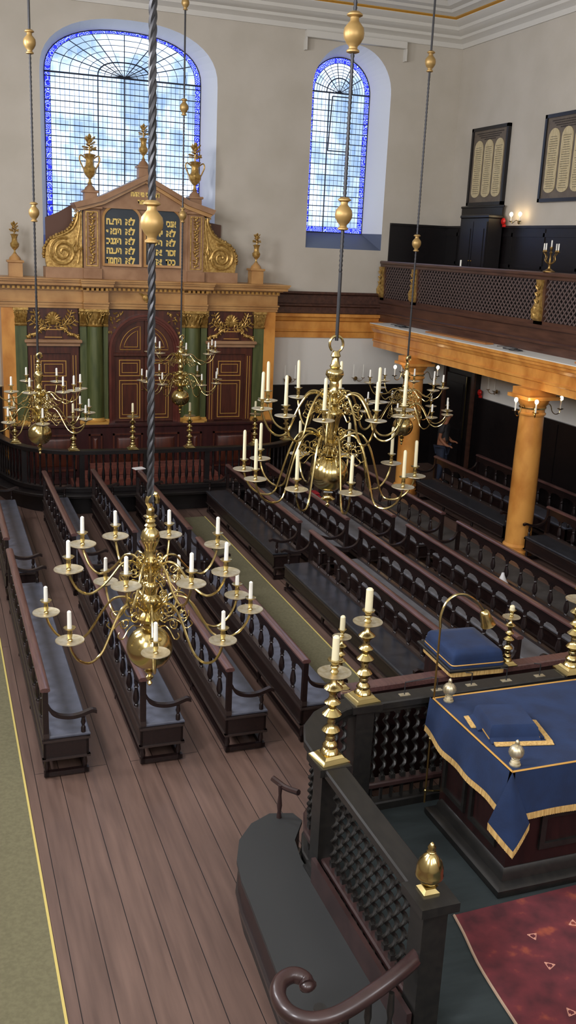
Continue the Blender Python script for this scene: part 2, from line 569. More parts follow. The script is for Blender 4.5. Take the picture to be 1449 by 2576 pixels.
struct('ceiling', MB().box(XL, XR, YN, YF, ZC, ZC+0.1), CORNICE)

# window reveals (splayed), sills, glass, leading
def reveal(num, outer, inner, zpaint):
    n = len(outer)
    mb, low = MB(), MB()
    rs = [[(p[0], YF, p[1]) for p in outer], [(p[0], YG, p[1]) for p in inner]]
    for i in range(n):
        j = (i+1) % n
        q = [rs[0][i], rs[0][j], rs[1][j], rs[1][i]]
        (low if i == 0 else mb).add(q, [(0, 1, 2, 3)])
    # dado-height strip of grey paint on both jambs
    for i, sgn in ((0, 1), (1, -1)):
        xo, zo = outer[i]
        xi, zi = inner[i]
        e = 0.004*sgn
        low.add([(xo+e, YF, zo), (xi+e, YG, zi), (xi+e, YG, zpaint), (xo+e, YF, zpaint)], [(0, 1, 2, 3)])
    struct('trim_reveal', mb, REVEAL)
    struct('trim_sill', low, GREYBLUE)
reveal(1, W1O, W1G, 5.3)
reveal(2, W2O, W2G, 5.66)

def make_window(num, cx, hw, zb, zs, rise, mull, label):
    root = link('window_%d' % num, None, None, (cx, YG, 0))
    root['kind'] = 'structure'
    root['label'] = label
    def ell(k, a):
        e = 1.0 if abs(rise-hw) < 0.05 else 0.86
        ca, sa = cos(a), sin(a)
        return (hw*k*math.copysign(abs(ca)**e, ca), zs+rise*k*abs(sa)**e)
    b = 0.13
    kx = (hw-b)/hw
    inner = [(-hw+b, zb+b), (hw-b, zb+b)] + [ell(kx, pi*k/24) for k in range(25)]
    outer = [(-hw, zb), (hw, zb)] + [ell(1, pi*k/24) for k in range(25)]
    g = MB().prism(inner, 1, 0.0, 0.006)
    g.build('clear_glass', GLASS, root)
    n = len(inner)
    bd = MB()
    vs = [(p[0], 0, p[1]) for p in outer] + [(p[0], 0, p[1]) for p in inner]
    bd.add(vs, [(i, (i+1) % n, n+(i+1) % n, n+i) for i in range(n)])
    bd.build('blue_border_glass', BLUEGLASS, root)
    L, Mj = MB(), MB()
    def lead(p, q, w, mb):
        mb.tube([(p[0], -0.008, p[1]), (q[0], -0.008, q[1])], w, 4, False)
    x = -hw+b+0.1
    while x < hw-b-0.03:
        lead((x, zb+b), (x, zs), 0.004, L)
        x += 0.1
    z, k = zb+b+0.118, 0
    while z < zs-0.05:
        lead((-hw, z), (hw, z), 0.010 if k % 2 else 0.005, Mj if k % 2 else L)
        z += 0.118
        k += 1
    for x in mull:
        lead((x, zb), (x, zs), 0.013, Mj)
    lead((-hw, zs), (hw, zs), 0.018, Mj)
    ri = mull[-1]/hw if num == 1 else 0.42
    ns = 16 if num == 1 else 11
    for k in range(1, ns):
        a = pi*k/ns
        lead(ell(0.02, a), ell(kx, a), 0.010 if k % 2 == 0 else 0.005, Mj if k % 2 == 0 else L)
    rad = [ri*0.5, ri*0.75, ri, ri+(kx-ri)*0.2, ri+(kx-ri)*0.4, ri+(kx-ri)*0.6, ri+(kx-ri)*0.8, kx]
    for r in rad:
        pts = [(ell(r, pi*k/24)[0], -0.008, ell(r, pi*k/24)[1]) for k in range(25)]
        (Mj if r in (ri, kx) else L).tube(pts, 0.014 if r == ri else 0.006, 4, False)
    out3 = [(p[0], -0.008, p[1]) for p in outer] + [(outer[0][0], -0.008, outer[0][1])]
    Mj.tube(out3, 0.016, 4, False)
    in3 = [(p[0], -0.008, p[1]) for p in inner[:3]] + [(inner[-1][0], -0.008, inner[-1][1]), (inner[0][0], -0.008, inner[0][1])]
    L.tube(in3, 0.006, 4, False)
    L.build('leading', LEAD, root)
    Mj.build('saddle_bars', LEAD, root)
    return root
make_window(1, 4.15, 1.70, 5.1, 8.62, 0.93, (-0.57, 0.0, 0.57), 'broad arched leaded window with a blue scroll border')
w2 = make_window(2, 9.18, 0.77, 5.65, 8.77, 0.77, (-0.26, 0.26), 'narrow arched leaded window with a blue scroll border')
# the hopper casement of the narrow window, tilted inwards at the top
hp = MB()
for a, b_ in (((-0.235, 0, 0), (0.235, 0, 0)), ((-0.235, 0, 1.18), (0.235, 0, 1.18)), ((-0.235, 0, 0), (-0.235, 0, 1.18)), ((0.235, 0, 0), (0.235, 0, 1.18))):
    hp.tube([a, b_], 0.014, 6)
o = hp.build('casement_frame', LEAD, w2, (0, -0.02, 7.5))
o.rotation_euler = (radians(7), 0, 0)
# blind box above the narrow window
pel = thing('blind_box', 'long white blind box on the wall just above the narrow arched window', 'blind box', (9.26, 21.8, 9.74))
MB().cbox(-1.22, 1.22, -0.15, 0, 0, 0.15, 0.01).build('box_casing', CORNICE, pel)
for s in (-1, 1):
    MB().box(s*1.22-0.02, s*1.22+0.02, -0.13, -0.001, -0.26, -0.001).build('end_bracket', CORNICE, pel)

# cornice round the room
def cornice(prof, m, name):
    """prof: (projection, z) swept round the four walls"""
    rs = []
    for p, z in prof:
        rs.append([(XL+p, YN+p, z), (XR-p, YN+p, z), (XR-p, YF-p, z), (XL+p, YF-p, z)])
    mb = MB().rings(rs, cap=False)
    struct(name, mb, m, angle=25)
cornice([(0, 9.90), (0.035, 9.90), (0.05, 9.95), (0.05, 10.0), (0.10, 10.03), (0.17, 10.06), (0.19, 10.07), (0.19, 10.13), (0.26, 10.15), (0.33, 10.2), (0.36, 10.21), (0.36, 10.28), (0.44, 10.31), (0.52, 10.37), (0.53, 10.39)], CORNICE, 'trim_1')
cornice([(0.53, 10.385), (0.53, 10.40), (0.60, 10.405), (0.60, 10.42)], GOLDTRIM, 'trim_2')
cornice([(0.60, 10.42), (0.66, 10.44), (0.80, 10.45), (0.84, 10.50), (1.0, 10.52), (1.1, 10.598)], CORNICE, 'trim_3')

# black wainscot at floor level and in the gallery
wn1 = MB().box(XL, XR, YF-0.04, YF-0.001, 0, 2.03).box(XL, XR, YF-0.07, YF-0.001, 2.03, 2.07)
struct('trim_4', wn1, BLACKWOOD)
wn2 = MB().box(XR-0.04, XR-0.001, YN, YF-0.04, 0, 2.03).box(XR-0.07, XR-0.001, YN, YF-0.07, 2.03, 2.07)
y = 1.0
while y < 19:
    wn2.box(XR-0.055, XR-0.04, y, y+0.08, 0.1, 2.0)
    y += 1.4
struct('trim_5', wn2, BLACKWOOD)
GF = 3.95                                            # gallery floor
wg = MB().box(XR-0.04, XR-0.001, YN, YF-0.04, GF, 5.88).box(XR-0.075, XR-0.001, YN, YF-0.04, 5.88, 5.93)
y = 8.0
while y < 21.5:
    wg.box(XR-0.058, XR-0.04, y, y+0.06, GF, 5.86)
    wg.box(XR-0.058, XR-0.04, y, y+1.2, 5.70, 5.78).box(XR-0.058, XR-0.04, y, y+1.2, 5.05, 5.11)
    y += 1.2
wg.box(10.42, XR, YF-0.04, YF-0.001, GF, 5.88).box(10.42, XR, YF-0.075, YF-0.001, 5.88, 5.93)
struct('trim_6', wg, BLACKWOOD)

# gallery: floor, dark fascia, ledge, marbled beam with soffit
GX = 10.3
struct('floor_gallery', MB().box(GX+0.051, XR, YN, YF, 3.55, GF), PLASTER_W)
fas = MB().prism([(GX+0.05, 3.62), (GX-0.06, 3.62), (GX-0.06, 3.78), (GX-0.10, 3.80), (GX-0.10, 3.84), (GX-0.04, 3.86), (GX-0.04, 4.04), (GX-0.08, 4.07), (GX-0.08, 4.13), (GX+0.05, 4.13)], 1, YN, YF)
struct('trim_7', fas, GALWOOD, angle=20)
BX = 9.78                                            # room face of the marbled beam
beam = MB().prism([(BX+0.28, 3.08), (BX+0.03, 3.08), (BX+0.03, 3.20), (BX, 3.22), (BX, 3.25), (BX+0.04, 3.27), (BX+0.04, 3.42), (BX, 3.44), (BX-0.02, 3.49), (BX-0.05, 3.51), (BX-0.05, 3.55), (BX-0.09, 3.57), (BX-0.09, 3.62), (BX+0.28, 3.62)], 1, YN, 21.0)
struct('trim_8', beam, ORANGE, angle=20)
struct('ceiling_gallery', MB().box(BX-0.09, GX+0.04, YN, 21.0, 3.621, 3.636), PLASTER_W)
# the same mouldings return along the far wall to the ark
def return_band(mb, prof, x0, x1):
    mb.prism([(YF-p, z) for p, z in prof], 0, x0, x1)
rb = MB()
return_band(rb, [(0, 3.78), (0.08, 3.78), (0.08, 3.92), (0.13, 3.95), (0.13, 3.99), (0.07, 4.01), (0.07, 4.2), (0.13, 4.23), (0.13, 4.28), (0, 4.28)], 7.3, GX+0.02)
struct('trim_9', rb, GALWOOD, angle=20)
rb = MB()
return_band(rb, [(0, 3.2), (0.04, 3.2), (0.04, 3.33), (0.07, 3.35), (0.07, 3.38), (0.05, 3.4), (0.05, 3.58), (0.1, 3.61), (0.12, 3.68), (0.18, 3.7), (0.18, 3.77), (0, 3.775)], 7.3, GX+0.02)
rb.prism([(GX-0.02, 3.2), (GX-0.04, 3.33), (GX-0.08, 3.38), (GX-0.06, 3.58), (GX-0.12, 3.61), (GX-0.12, 3.618), (GX+0.05, 3.618), (GX+0.05, 3.2)], 1, 20.95, YF)
struct('trim_10', rb, ORANGE, angle=20)

struct('trim_11', MB().box(7.35, XR-0.07, YF-0.012, YF-0.001, 2.07, 3.2).box(XR-0.012, XR-0.001, YN, YF-0.07, 2.07, 3.55), PLASTER_W)  # whiter sheets on the lower walls; light under the gallery put into the colour

# gallery railing: rail, lattice bays, carved gilt brackets
gr = thing('gallery_railing', 'brown lattice railing along the front of the upper gallery', 'railing', (GX, 0, 4.13))
MB().cbox(-0.10, 0.07, -2.5, 21.75, 0.84, 0.92, 0.02).box(-0.06, 0.05, -2.5, 21.75, 0.79, 0.84).build('top_rail', GALWOOD, gr)
MB().box(-0.05, 0.04, -2.5, 21.75, 0.0, 0.06).build('bottom_rail', GALWOOD, gr)
BRY = [21.66, 19.95, 15.03, 10.1, 5.2, 0.3]
for k in range(len(BRY)-1):
    y1, y0 = BRY[k]-0.14, BRY[k+1]+0.14
    mb = MB()
    z0, z1 = 0.05, 0.8
    hgt = z1-z0
    st = 0.125 if k < 3 else 0.25
    yy = y0-hgt
    while yy < y1:
        for sgn in (1, -1):
            a = (yy, z0) if sgn == 1 else (yy, z1)
            b = (yy+hgt, z1) if sgn == 1 else (yy+hgt, z0)
            t0 = max(0, (y0-yy)/hgt)
            t1 = min(1, (y1-yy)/hgt)
            if t1-t0 > 0.04:
                p = (a[0]+(b[0]-a[0])*t0, a[1]+(b[1]-a[1])*t0)
                q = (a[0]+(b[0]-a[0])*t1, a[1]+(b[1]-a[1])*t1)
                x = 0.0 if sgn == 1 else -0.018
                w = 0.012
                mb.add([(x, p[0], p[1]-w*1.4), (x, q[0], q[1]-w*1.4), (x, q[0], q[1]+w*1.4), (x, p[0], p[1]+w*1.4),
                        (x-0.016, p[0], p[1]-w*1.4), (x-0.016, q[0], q[1]-w*1.4), (x-0.016, q[0], q[1]+w*1.4), (x-0.016, p[0], p[1]+w*1.4)],
                       [(0,1,2,3), (4,7,6,5), (0,4,5,1), (3,2,6,7)])
        yy += st
    mb.build('lattice', LATTICE, gr)
for y in BRY:
    p = MB().box(-0.05, 0.05, y-0.14, y+0.14, 0.0, 0.84)
    po = p.build('post', GALWOOD, gr)
    g = MB()
    g.rings([[(-0.05-d, y-w, z), (-0.05-d, y+w, z), (-0.05, y+w, z), (-0.05, y-w, z)] for z, w, d in ((0.06, 0.10, 0.03), (0.1, 0.12, 0.07), (0.25, 0.12, 0.09), (0.35, 0.08, 0.06), (0.6, 0.05, 0.04), (0.7, 0.07, 0.06), (0.78, 0.08, 0.07))])
    for k in range(5):
        g.leaf((-0.12, y, 0.12+0.12*k), (-0.1, 0.5, 0.6), (0, 1, -0.6), 0.11, 0.05)
        g.leaf((-0.12, y, 0.12+0.12*k), (-0.1, -0.5, 0.6), (0, 1, 0.6), 0.11, 0.05)
        g.ball((-0.125, y, 0.16+0.13*k), 0.024, 8, 5)
    g.build('gilt_carving', GILT, gr)

# marbled columns that carry the beam
def column(x, y, label):
    t = thing('column', label, 'column', (x, y, 0), 0)
    MB().lathe([(0.28, 0), (0.28, 0.12), (0.26, 0.14), (0.27, 0.2), (0.235, 0.24)] + [(0.235, 0.26), (0.235, 1.2), (0.23, 2.0), (0.215, 2.60)], 28).build('shaft', ORANGE, t)
    MB().lathe([(0.215, 2.60), (0.24, 2.61), (0.245, 2.64), (0.22, 2.66), (0.215, 2.76), (0.24, 2.79), (0.29, 2.87), (0.30, 2.90)], 28).box(-0.33, 0.33, -0.33, 0.33, 2.90, 2.96).box(-0.27, 0.27, -0.27, 0.27, 2.96, 3.08).build('capital', ORANGE, t)
    return t
column(9.9, 14.38, 'orange marbled column nearest the camera, with a ring of three lit bulbs')
column(9.9, 18.98, 'orange marbled column farther off, behind the rightmost chandelier')
column(9.9, 9.8, 'orange marbled column carrying the near end of the gallery, beyond the right edge')

# lamp rings on the columns
def sconce_ring(x, y, z, angs, label):
    t = thing('column_lamp_ring', label, 'wall lamp', (x, y, z), 0)
    MB().lathe([(0.23, -0.012), (0.24, -0.012), (0.24, 0.012), (0.23, 0.012)], 24).build('ring', BRASS, t)
    for a in angs:
        a = radians(a)
        arm = MB()
        pts = [(0.23, 0, 0), (0.29, 0, 0.06), (0.34, 0, 0.02), (0.37, 0, -0.07), (0.43, 0, -0.12), (0.50, 0, -0.10), (0.52, 0, -0.03)]
        arm.tube(spline(pts, 4), 0.008, 6)
        arm.lathe([(0.005, -0.045), (0.02, -0.04), (0.055, -0.025), (0.058, -0.018), (0.02, -0.02)], 12, (0.52, 0, 0))
        ao = arm.build('arm', BRASS, t)
        ao.rotation_euler = (0, 0, a)
        MB().lathe([(0.014, -0.02), (0.014, 0.13), (0.01, 0.135)], 8, (0.52, 0, 0)).build('candle_tube', WAX, ao)
        MB().ball((0.52, 0, 0.165), 0.033, 10, 8, (1, 1, 1.25)).build('bulb', BULB, ao)
        bulb_light((x+0.52*cos(a), y+0.52*sin(a), z+0.17), 26)
sconce_ring(9.9, 14.38, 2.74, (-158, -118, -12, 75), 'brass ring of lit candle lamps round the nearer orange column')
sconce_ring(9.9, 18.98, 2.70, (-170, -20, 95), 'brass ring of lit candle lamps round the farther orange column')

# lit wall lamp in the gallery
t = thing('gallery_wall_lamp', 'lit two bulb brass wall lamp above the gallery panelling', 'wall lamp', (XR-0.06, 18.6, 6.0))
MB().lathe([(0.045, 0), (0.04, 0.012), (0.01, 0.02)], 12).xform(Matrix.Rotation(radians(-90), 4, 'Y')).build('wall_plate', BRASS, t)
for s in (-1, 1):
    arm = MB().tube(spline([(0, 0, 0), (-0.04, s*0.05, 0.04), (-0.08, s*0.13, -0.02), (-0.1, s*0.17, 0.02)], 4), 0.008, 6).lathe([(0.01, 0.0), (0.05, 0.02), (0.01, 0.03)], 12, (-0.1, s*0.17, 0))
    ao = arm.build('arm', BRASS, t)
    MB().lathe([(0.014, 0.02), (0.014, 0.12)], 8, (-0.1, s*0.17, 0)).build('candle_tube', WAX, ao)
    MB().ball((-0.1, s*0.17, 0.16), 0.036, 10, 8, (1, 1, 1.25)).build('bulb', BULB, ao)
    bulb_light((XR-0.16, 18.6+s*0.17, 6.16), 16)

# unlit candle sconces under the gallery
def candle_sconce(loc, ax, label, disc):
    t = thing('candle_sconce', label, 'sconce', loc, ax)
    MB().ball((0, 0, 0), 0.10 if disc else 0.05, 16, 6, (1, 0.15, 1)).build('back_plate', BRASSDULL, t)
    for s in (-1, 1):
        ao = MB().tube(spline([(0, 0, 0), (s*0.04, -0.08, -0.05), (s*0.1, -0.13, -0.03), (s*0.13, -0.15, 0.02)], 4), 0.007, 6).lathe([(0.01, 0.02), (0.045, 0.035), (0.045, 0.04), (0.015, 0.04)], 12, (s*0.13, -0.15, 0)).build('arm', BRASSDULL, t)
    m = Matrix.Translation(loc) @ Matrix.Rotation(ax, 4, 'Z')
    for s in (-1, 1):
        c = MB().lathe([(0.011, 0.041), (0.010, 0.36), (0.002, 0.365)], 8).build('candle', WAX, None, m @ Vector((s*0.13, -0.15, 0)))
        tag(c, 'thin white candle in the ' + label[:70].split(' with')[0], 'candle', 'candles in the ' + label.split(' with')[0])
candle_sconce((7.95, YF-0.09, 2.2), 0, 'unlit brass sconce on the far wall next to the ark, with a round plate', True)
candle_sconce((9.73, YF-0.09, 2.22), 0, 'unlit brass sconce on the far wall nearer the corner, with two thin candles', False)
candle_sconce((XR-0.09, 18.75, 2.32), radians(-90), 'unlit brass sconce on the right wall below the gallery, with two thin candles', False)

# memorial boards
def board(y0, y1, z0, z1, label):
    t = thing('memorial_board', label, 'board', (XR-0.04, (y0+y1)/2, z0))
    w, h = (y1-y0)/2, z1-z0
    fr = MB()
    for a in ((-0.05, 0.03, -w, -w+0.07, 0, h), (-0.05, 0.03, w-0.07, w, 0, h), (-0.05, 0.03, -w, w, 0, 0.07), (-0.05, 0.03, -w, w, h-0.07, h)):
        fr.box(*a)
    fr.build('frame', FRAMEBLACK, t)
    MB().box(-0.02, 0.03, -w+0.07, w-0.07, 0.07, h-0.07).build('back_board', BOARDBROWN, t)
    n = 3
    iw = (2*w-0.24)/n
    for k in range(n):
        cy = -w+0.12+iw*(k+0.5)
        hw = iw*0.42
        pts = [(cy+hw*cos(pi+pi*j/8), 0.12+hw*0.9+hw*0.6*sin(pi+pi*j/8)) for j in range(9)] + [(cy+hw*cos(pi*j/8), h-0.46+hw*sin(pi*j/8)) for j in range(9)]
        po = MB().prism(pts, 0, -0.032, -0.02).build('name_panel', BOARDCREAM, t)
        lines = MB()
        z = 0.26
        while z < h-0.44:
            ww = hw*random.uniform(0.5, 0.8)
            lines.box(-0.0335, -0.032, cy-ww, cy+ww, z, z+0.008)
            z += 0.045
        lines.build('small_lettering', INK, po)
    hd = MB()
    for r, ww in ((0.12, 0.72), (0.165, 0.6), (0.21, 0.5), (0.255, 0.3)):
        y = -w*ww
        while y < w*ww:
            l = random.uniform(0.02, 0.05)
            hd.box(-0.026, -0.02, y, y+l, h-r-0.022, h-r)
            y += l+0.016
    hd.build('heading_lettering', INK, t)
board(19.34, 20.88, 6.38, 8.07, 'black framed memorial board with cream panels, hanging above the dark cupboard')
board(16.38, 17.97, 6.39, 8.08, 'black framed memorial board with cream panels, at the right of the lit wall lamp')

# cupboard in the gallery, alarm bell, candelabrum
t = thing('gallery_cupboard', 'tall black two door cupboard standing in the upper gallery', 'cupboard', (11.78, 19.74, GF))
MB().box(-0.25, 0.10, -0.58, 0.58, 0.001, 2.12).cbox(-0.28, 0.10, -0.62, 0.62, 2.12, 2.2, 0.02).build('body', BLACKWOOD, t)
for s in (-1, 1):
    d = MB().box(-0.28, -0.251, min(0.01*s, s*0.56), max(0.01*s, s*0.56), 0.15, 2.05).box(-0.295, -0.28, min(s*0.1, s*0.47), max(s*0.1, s*0.47), 0.3, 1.9).build('door', BLACKWOOD, t)
    MB().ball((-0.30, s*0.05, 1.2), 0.018, 8, 6).build('knob', BRASSDULL, d)
t = MB().box(11.885, XR-0.08, 19.22, 21.0, GF+0.001, 6.32).cbox(11.885, XR-0.08, 19.18, 21.04, 6.32, 6.37, 0.01).build('tall_bookcase', BLACKWOOD)
tag(t, 'taller black case standing behind the gallery cupboard', 'cupboard')
def red_bell(loc, label):
    t = thing('alarm_bell', label, 'alarm bell', loc)
    MB().ball((0, 0, 0), 0.075, 16, 8, (0.55, 1, 1)).build('gong', REDPLASTIC, t)
    MB().box(0.0, 0.055, -0.03, 0.03, -0.12, -0.06).build('mount', REDPLASTIC, t)
red_bell((XR-0.14, 19.10, 6.02), 'round red alarm bell beside the cupboard in the gallery')
red_bell((XR-0.12, 19.42, 2.2), 'round red alarm bell under the gallery beside the dark lobby')

t = thing('candelabrum', 'branched brass candelabrum standing on the gallery railing', 'candelabrum', (GX-0.02, 14.9, 5.05))
MB().lathe([(0.11, 0), (0.11, 0.015), (0.07, 0.03), (0.03, 0.06), (0.02, 0.1), (0.035, 0.14), (0.02, 0.18), (0.015, 0.3), (0.03, 0.33), (0.012, 0.36), (0.03, 0.40), (0.03, 0.43)], 14).build('stem', BRASSDULL, t)
CS = [(0, 0, 0.43)]
for k in range(4):
    a = radians(20+90*k)
    d = Vector((cos(a), sin(a), 0))
    mb = MB().tube(spline([Vector((0, 0, 0.16)), d*0.05+Vector((0, 0, 0.15)), d*0.11+Vector((0, 0, 0.2)), d*0.1+Vector((0, 0, 0.27)), d*0.15+Vector((0, 0, 0.33))], 4), 0.009, 6)
    mb.lathe([(0.01, 0.33), (0.04, 0.345), (0.02, 0.35), (0.02, 0.375)], 10, (d.x*0.15, d.y*0.15, 0))
    mb.build('branch', BRASSDULL, t)
    CS.append((d.x*0.15, d.y*0.15, 0.375))
for c in CS:
    c_ = MB().lathe([(0.013, 0), (0.012, 0.11), (0.004, 0.115)], 8).build('candle', WAX, None, Vector((GX-0.02, 14.9, 5.05))+Vector(c))
    tag(c_, 'short white candle in the candelabrum on the gallery railing', 'candle', 'candles in the gallery candelabrum')
c_ = MB().lathe([(0.018, 0), (0.017, 0.12), (0.004, 0.125)], 8).build('candle', WAX, None, (GX-0.02, 18.02, 5.05))
tag(c_, 'single white candle standing alone on the gallery railing', 'candle')

# loose boards and cables on the ledge of the gallery
for y0, y1, lab in ((16.2, 18.6, 'long brown board lying on the gallery ledge above the farther bay'), (11.5, 13.35, 'brown board lying on the gallery ledge at the right edge of the picture')):
    b = MB().cbox(-0.09, 0.09, 0, y1-y0, 0, 0.03, 0.004).xform(Matrix.Rotation(radians(0.8), 4, 'Z')).build('loose_board', CARD, None, (10.02, y0, 3.637))
    tag(b, lab, 'board')
for y0, lab in ((15.05, 'small coil of dark cable on the gallery ledge near the nearer column'), (19.6, 'small coil of dark cable on the gallery ledge near the corner')):
    pts = [(0.09*cos(k*0.7)*(1+0.03*k), 0.22*sin(k*0.7)+0.02*k, 0.008+0.001*k) for k in range(22)]
    b = MB().tube(pts, 0.007, 5).build('cable_coil', IRON, None, (9.93, y0, 3.64))
    tag(b, lab, 'cable')

# dark doorway, right wall
t = thing('side_doorway', 'tall black doorway in the right wall under the gallery, its door standing ajar', 'door', (11.9, 20.3, 0))
MB().box(-0.06, 0.09, -0.72, 0.72, 0, 2.70).cbox(-0.12, 0.09, -0.78, 0.78, 2.70, 2.78, 0.02).build('casing', BLACKWOOD, t)
MB().box(-0.11, -0.06, -0.74, -0.62, 0, 2.70).box(-0.11, -0.06, 0.62, 0.74, 0, 2.70).build('jamb', GALWOOD, t)
d = MB().box(-0.10, -0.061, -0.40, 0.55, 0.02, 2.5).box(-0.115, -0.10, -0.28, 0.42, 1.4, 2.3).box(-0.115, -0.10, -0.28, 0.42, 0.25, 1.2).build('door_leaf', BLACKWOOD, t)
MB().box(-0.12, -0.101, -0.42, -0.40, 1.0, 2.5).build('edge_glint', BRASS, d)  # bright strip standing in for light reflected along the door's edge

# green carpet runners
def runner(x0, x1, y0, y1, label):
    t = thing('carpet_runner', label, 'carpet', ((x0+x1)/2, y0, 0))
    w = (x1-x0)/2
    MB().box(-w+0.02, w-0.02, 0, y1-y0, 0.001, 0.012).build('pile', GREENCARPET, t)
    MB().box(w-0.02, w, 0, y1-y0, 0.001, 0.014).build('yellow_binding', CARPETEDGE, t)
    MB().box(-w, -w+0.02, 0, y1-y0, 0.001, 0.014).build('yellow_binding', CARPETEDGE, t)
runner(-0.5, 0.635, -2.4, 18.3, 'green carpet runner with yellow binding along the left aisle')
runner(4.0, 4.92, 8.6, 17.9, 'green carpet runner between the two middle rows of pews')
t = MB().box(8.27, 9.45, 2.0, 18.3, 0.001, 0.012).build('aisle_carpet', GREYCARPET)
tag(t, 'plain dark grey carpet along the right aisle beside the orange columns', 'carpet')

# ================================================================== THE ARK
CX, YA = 4.37, 21.2
ark = thing('torah_ark', 'tall carved wooden ark with green columns, mahogany doors and gilded carving against the far wall', 'ark', (CX, YA, 0))
def ax(x):
    return x-CX
def part(name, mb, m, parent=ark, angle=35, label=None):
    o = mb.build(name, m, parent, None, angle)
    if label:
        o['label'] = label
    return o
def sym(f, *a):
    for s in (-1, 1):
        f(s, *a)

# body and side strips
part('carcass', MB().box(-3.02, 3.02, 0.12, 0.59, 0.02, 4.0), ARKRED)
def strip(s):
    part('side_strip', MB().box(min(s*2.76, s*3.02), max(s*2.76, s*3.02), 0.0, 0.12, 0.02, 3.82), ORANGE)
    part('side_strip', MB().box(min(s*3.02, s*3.03), max(s*3.02, s*3.03), 0.0, 0.59, 0.02, 4.0), ORANGE)
sym(strip)
# dado with panels
dado = MB().box(-2.95, 2.95, -0.18, 0.119, 0.02, 1.26)
dado.cbox(-3.0, 3.0, -0.22, 0.119, 1.26, 1.33, 0.015).box(-3.0, 3.0, -0.21, 0.119, 0.02, 0.16)
part('base', dado, ARKDARK)
for x0, x1 in ((-2.5, -1.55), (-1.28, -0.98), (-0.75, -0.08), (0.08, 0.75), (0.98, 1.28), (1.55, 2.5)):
    mb = MB()
    for a in ((x0, x1, 0.30, 0.34), (x0, x1, 1.08, 1.12), (x0, x0+0.04, 0.30, 1.12), (x1-0.04, x1, 0.30, 1.12)):
        mb.box(a[0], a[1], -0.205, -0.18, a[2], a[3])
    mb.rings([[(x0+0.1, -0.18, 0.40), (x1-0.1, -0.18, 0.40), (x1-0.1, -0.18, 1.02), (x0+0.1, -0.18, 1.02)], [(x0+0.14, -0.20, 0.44), (x1-0.14, -0.20, 0.44), (x1-0.14, -0.20, 0.98), (x0+0.14, -0.20, 0.98)]])
    part('base_panel', mb, ARKRED)

# green pilasters, half columns, bases and Corinthian capitals
def capital(mb, x, r, z0, z1, flat):
    hgt = z1-z0
    if flat:
        mb.rings([[(x-r*k, 0.0-d, z0+hgt*t), (x+r*k, 0.0-d, z0+hgt*t), (x+r*k, 0.1, z0+hgt*t), (x-r*k, 0.1, z0+hgt*t)] for t, k, d in ((0, 1, 0.02), (0.08, 1.08, 0.04), (0.1, 1.0, 0.02), (0.5, 1.0, 0.02), (0.85, 1.15, 0.05), (0.86, 1.3, 0.08), (1, 1.3, 0.08))])
    else:
        mb.lathe([(r*k, z0+hgt*t) for t, k in ((0, 1.0), (0.05, 1.12), (0.1, 1.0), (0.5, 0.98), (0.85, 1.12))], 16, (x, 0.05, 0))
        mb.box(x-r*1.35, x+r*1.35, -r*1.1, 0.1, z0+hgt*0.86, z1)
    nl = 7
    for row, (zz, ll) in enumerate(((0.1, 0.42), (0.34, 0.4))):
        for k in range(nl):
            u = (k+0.5*row+0.25)/nl
            if flat:
                bx, by = x-r+2*r*u, -0.03
                d, sd = Vector((0, -0.35, 1)), Vector((1, 0, 0))
            else:
                a = pi+pi*u
                bx, by = x+r*cos(a)*1.02, 0.05+r*sin(a)*1.02
                d, sd = Vector((cos(a)*0.35, sin(a)*0.35, 1)), Vector((-sin(a), cos(a), 0))
            mb.leaf((bx, by, z0+hgt*zz), d, sd, hgt*ll, r*0.36, 0.016)
    for s in (-1, 1):
        mb.tube([(x+s*(r*0.85)+p[0], -0.06-(0 if flat else r*0.6), z0+hgt*0.76+p[1]) for p in spiral(0, 0, 0.055, 0.012, pi/2, s*1.3, 14)], 0.012, 5)
def pilaster(s, xc, hw):
    x = s*xc
    part('green_pilaster', MB().box(x-hw, x+hw, 0.0, 0.12, 1.42, 3.44), GREENMARB)
    part('pilaster_base', MB().box(x-hw-0.03, x+hw+0.03, -0.04, 0.12, 1.33, 1.38).box(x-hw-0.015, x+hw+0.015, -0.02, 0.12, 1.38, 1.42), GILTFLAT)
    g = MB()
    capital(g, x, hw, 3.44, 3.82, True)
    part('pilaster_capital', g, GILT)
sym(pilaster, 2.64, 0.12)
sym(pilaster, 1.34, 0.07)
sym(pilaster, 0.86, 0.05)
def halfcol(s):
    x = s*1.09
    part('green_column', MB().lathe([(0.19, 1.44), (0.192, 2.0), (0.185, 2.8), (0.17, 3.44)], 28, (x, 0.05, 0)), GREENMARB)
    part('column_base', MB().lathe([(0.23, 1.38), (0.235, 1.40), (0.21, 1.42), (0.2, 1.44), (0.19, 1.46)], 24, (x, 0.05, 0)).box(x-0.25, x+0.25, -0.2, 0.12, 1.33, 1.38), GILTFLAT)
    g = MB()
    capital(g, x, 0.175, 3.44, 3.82, False)
    part('column_capital', g, GILT)
sym(halfcol)

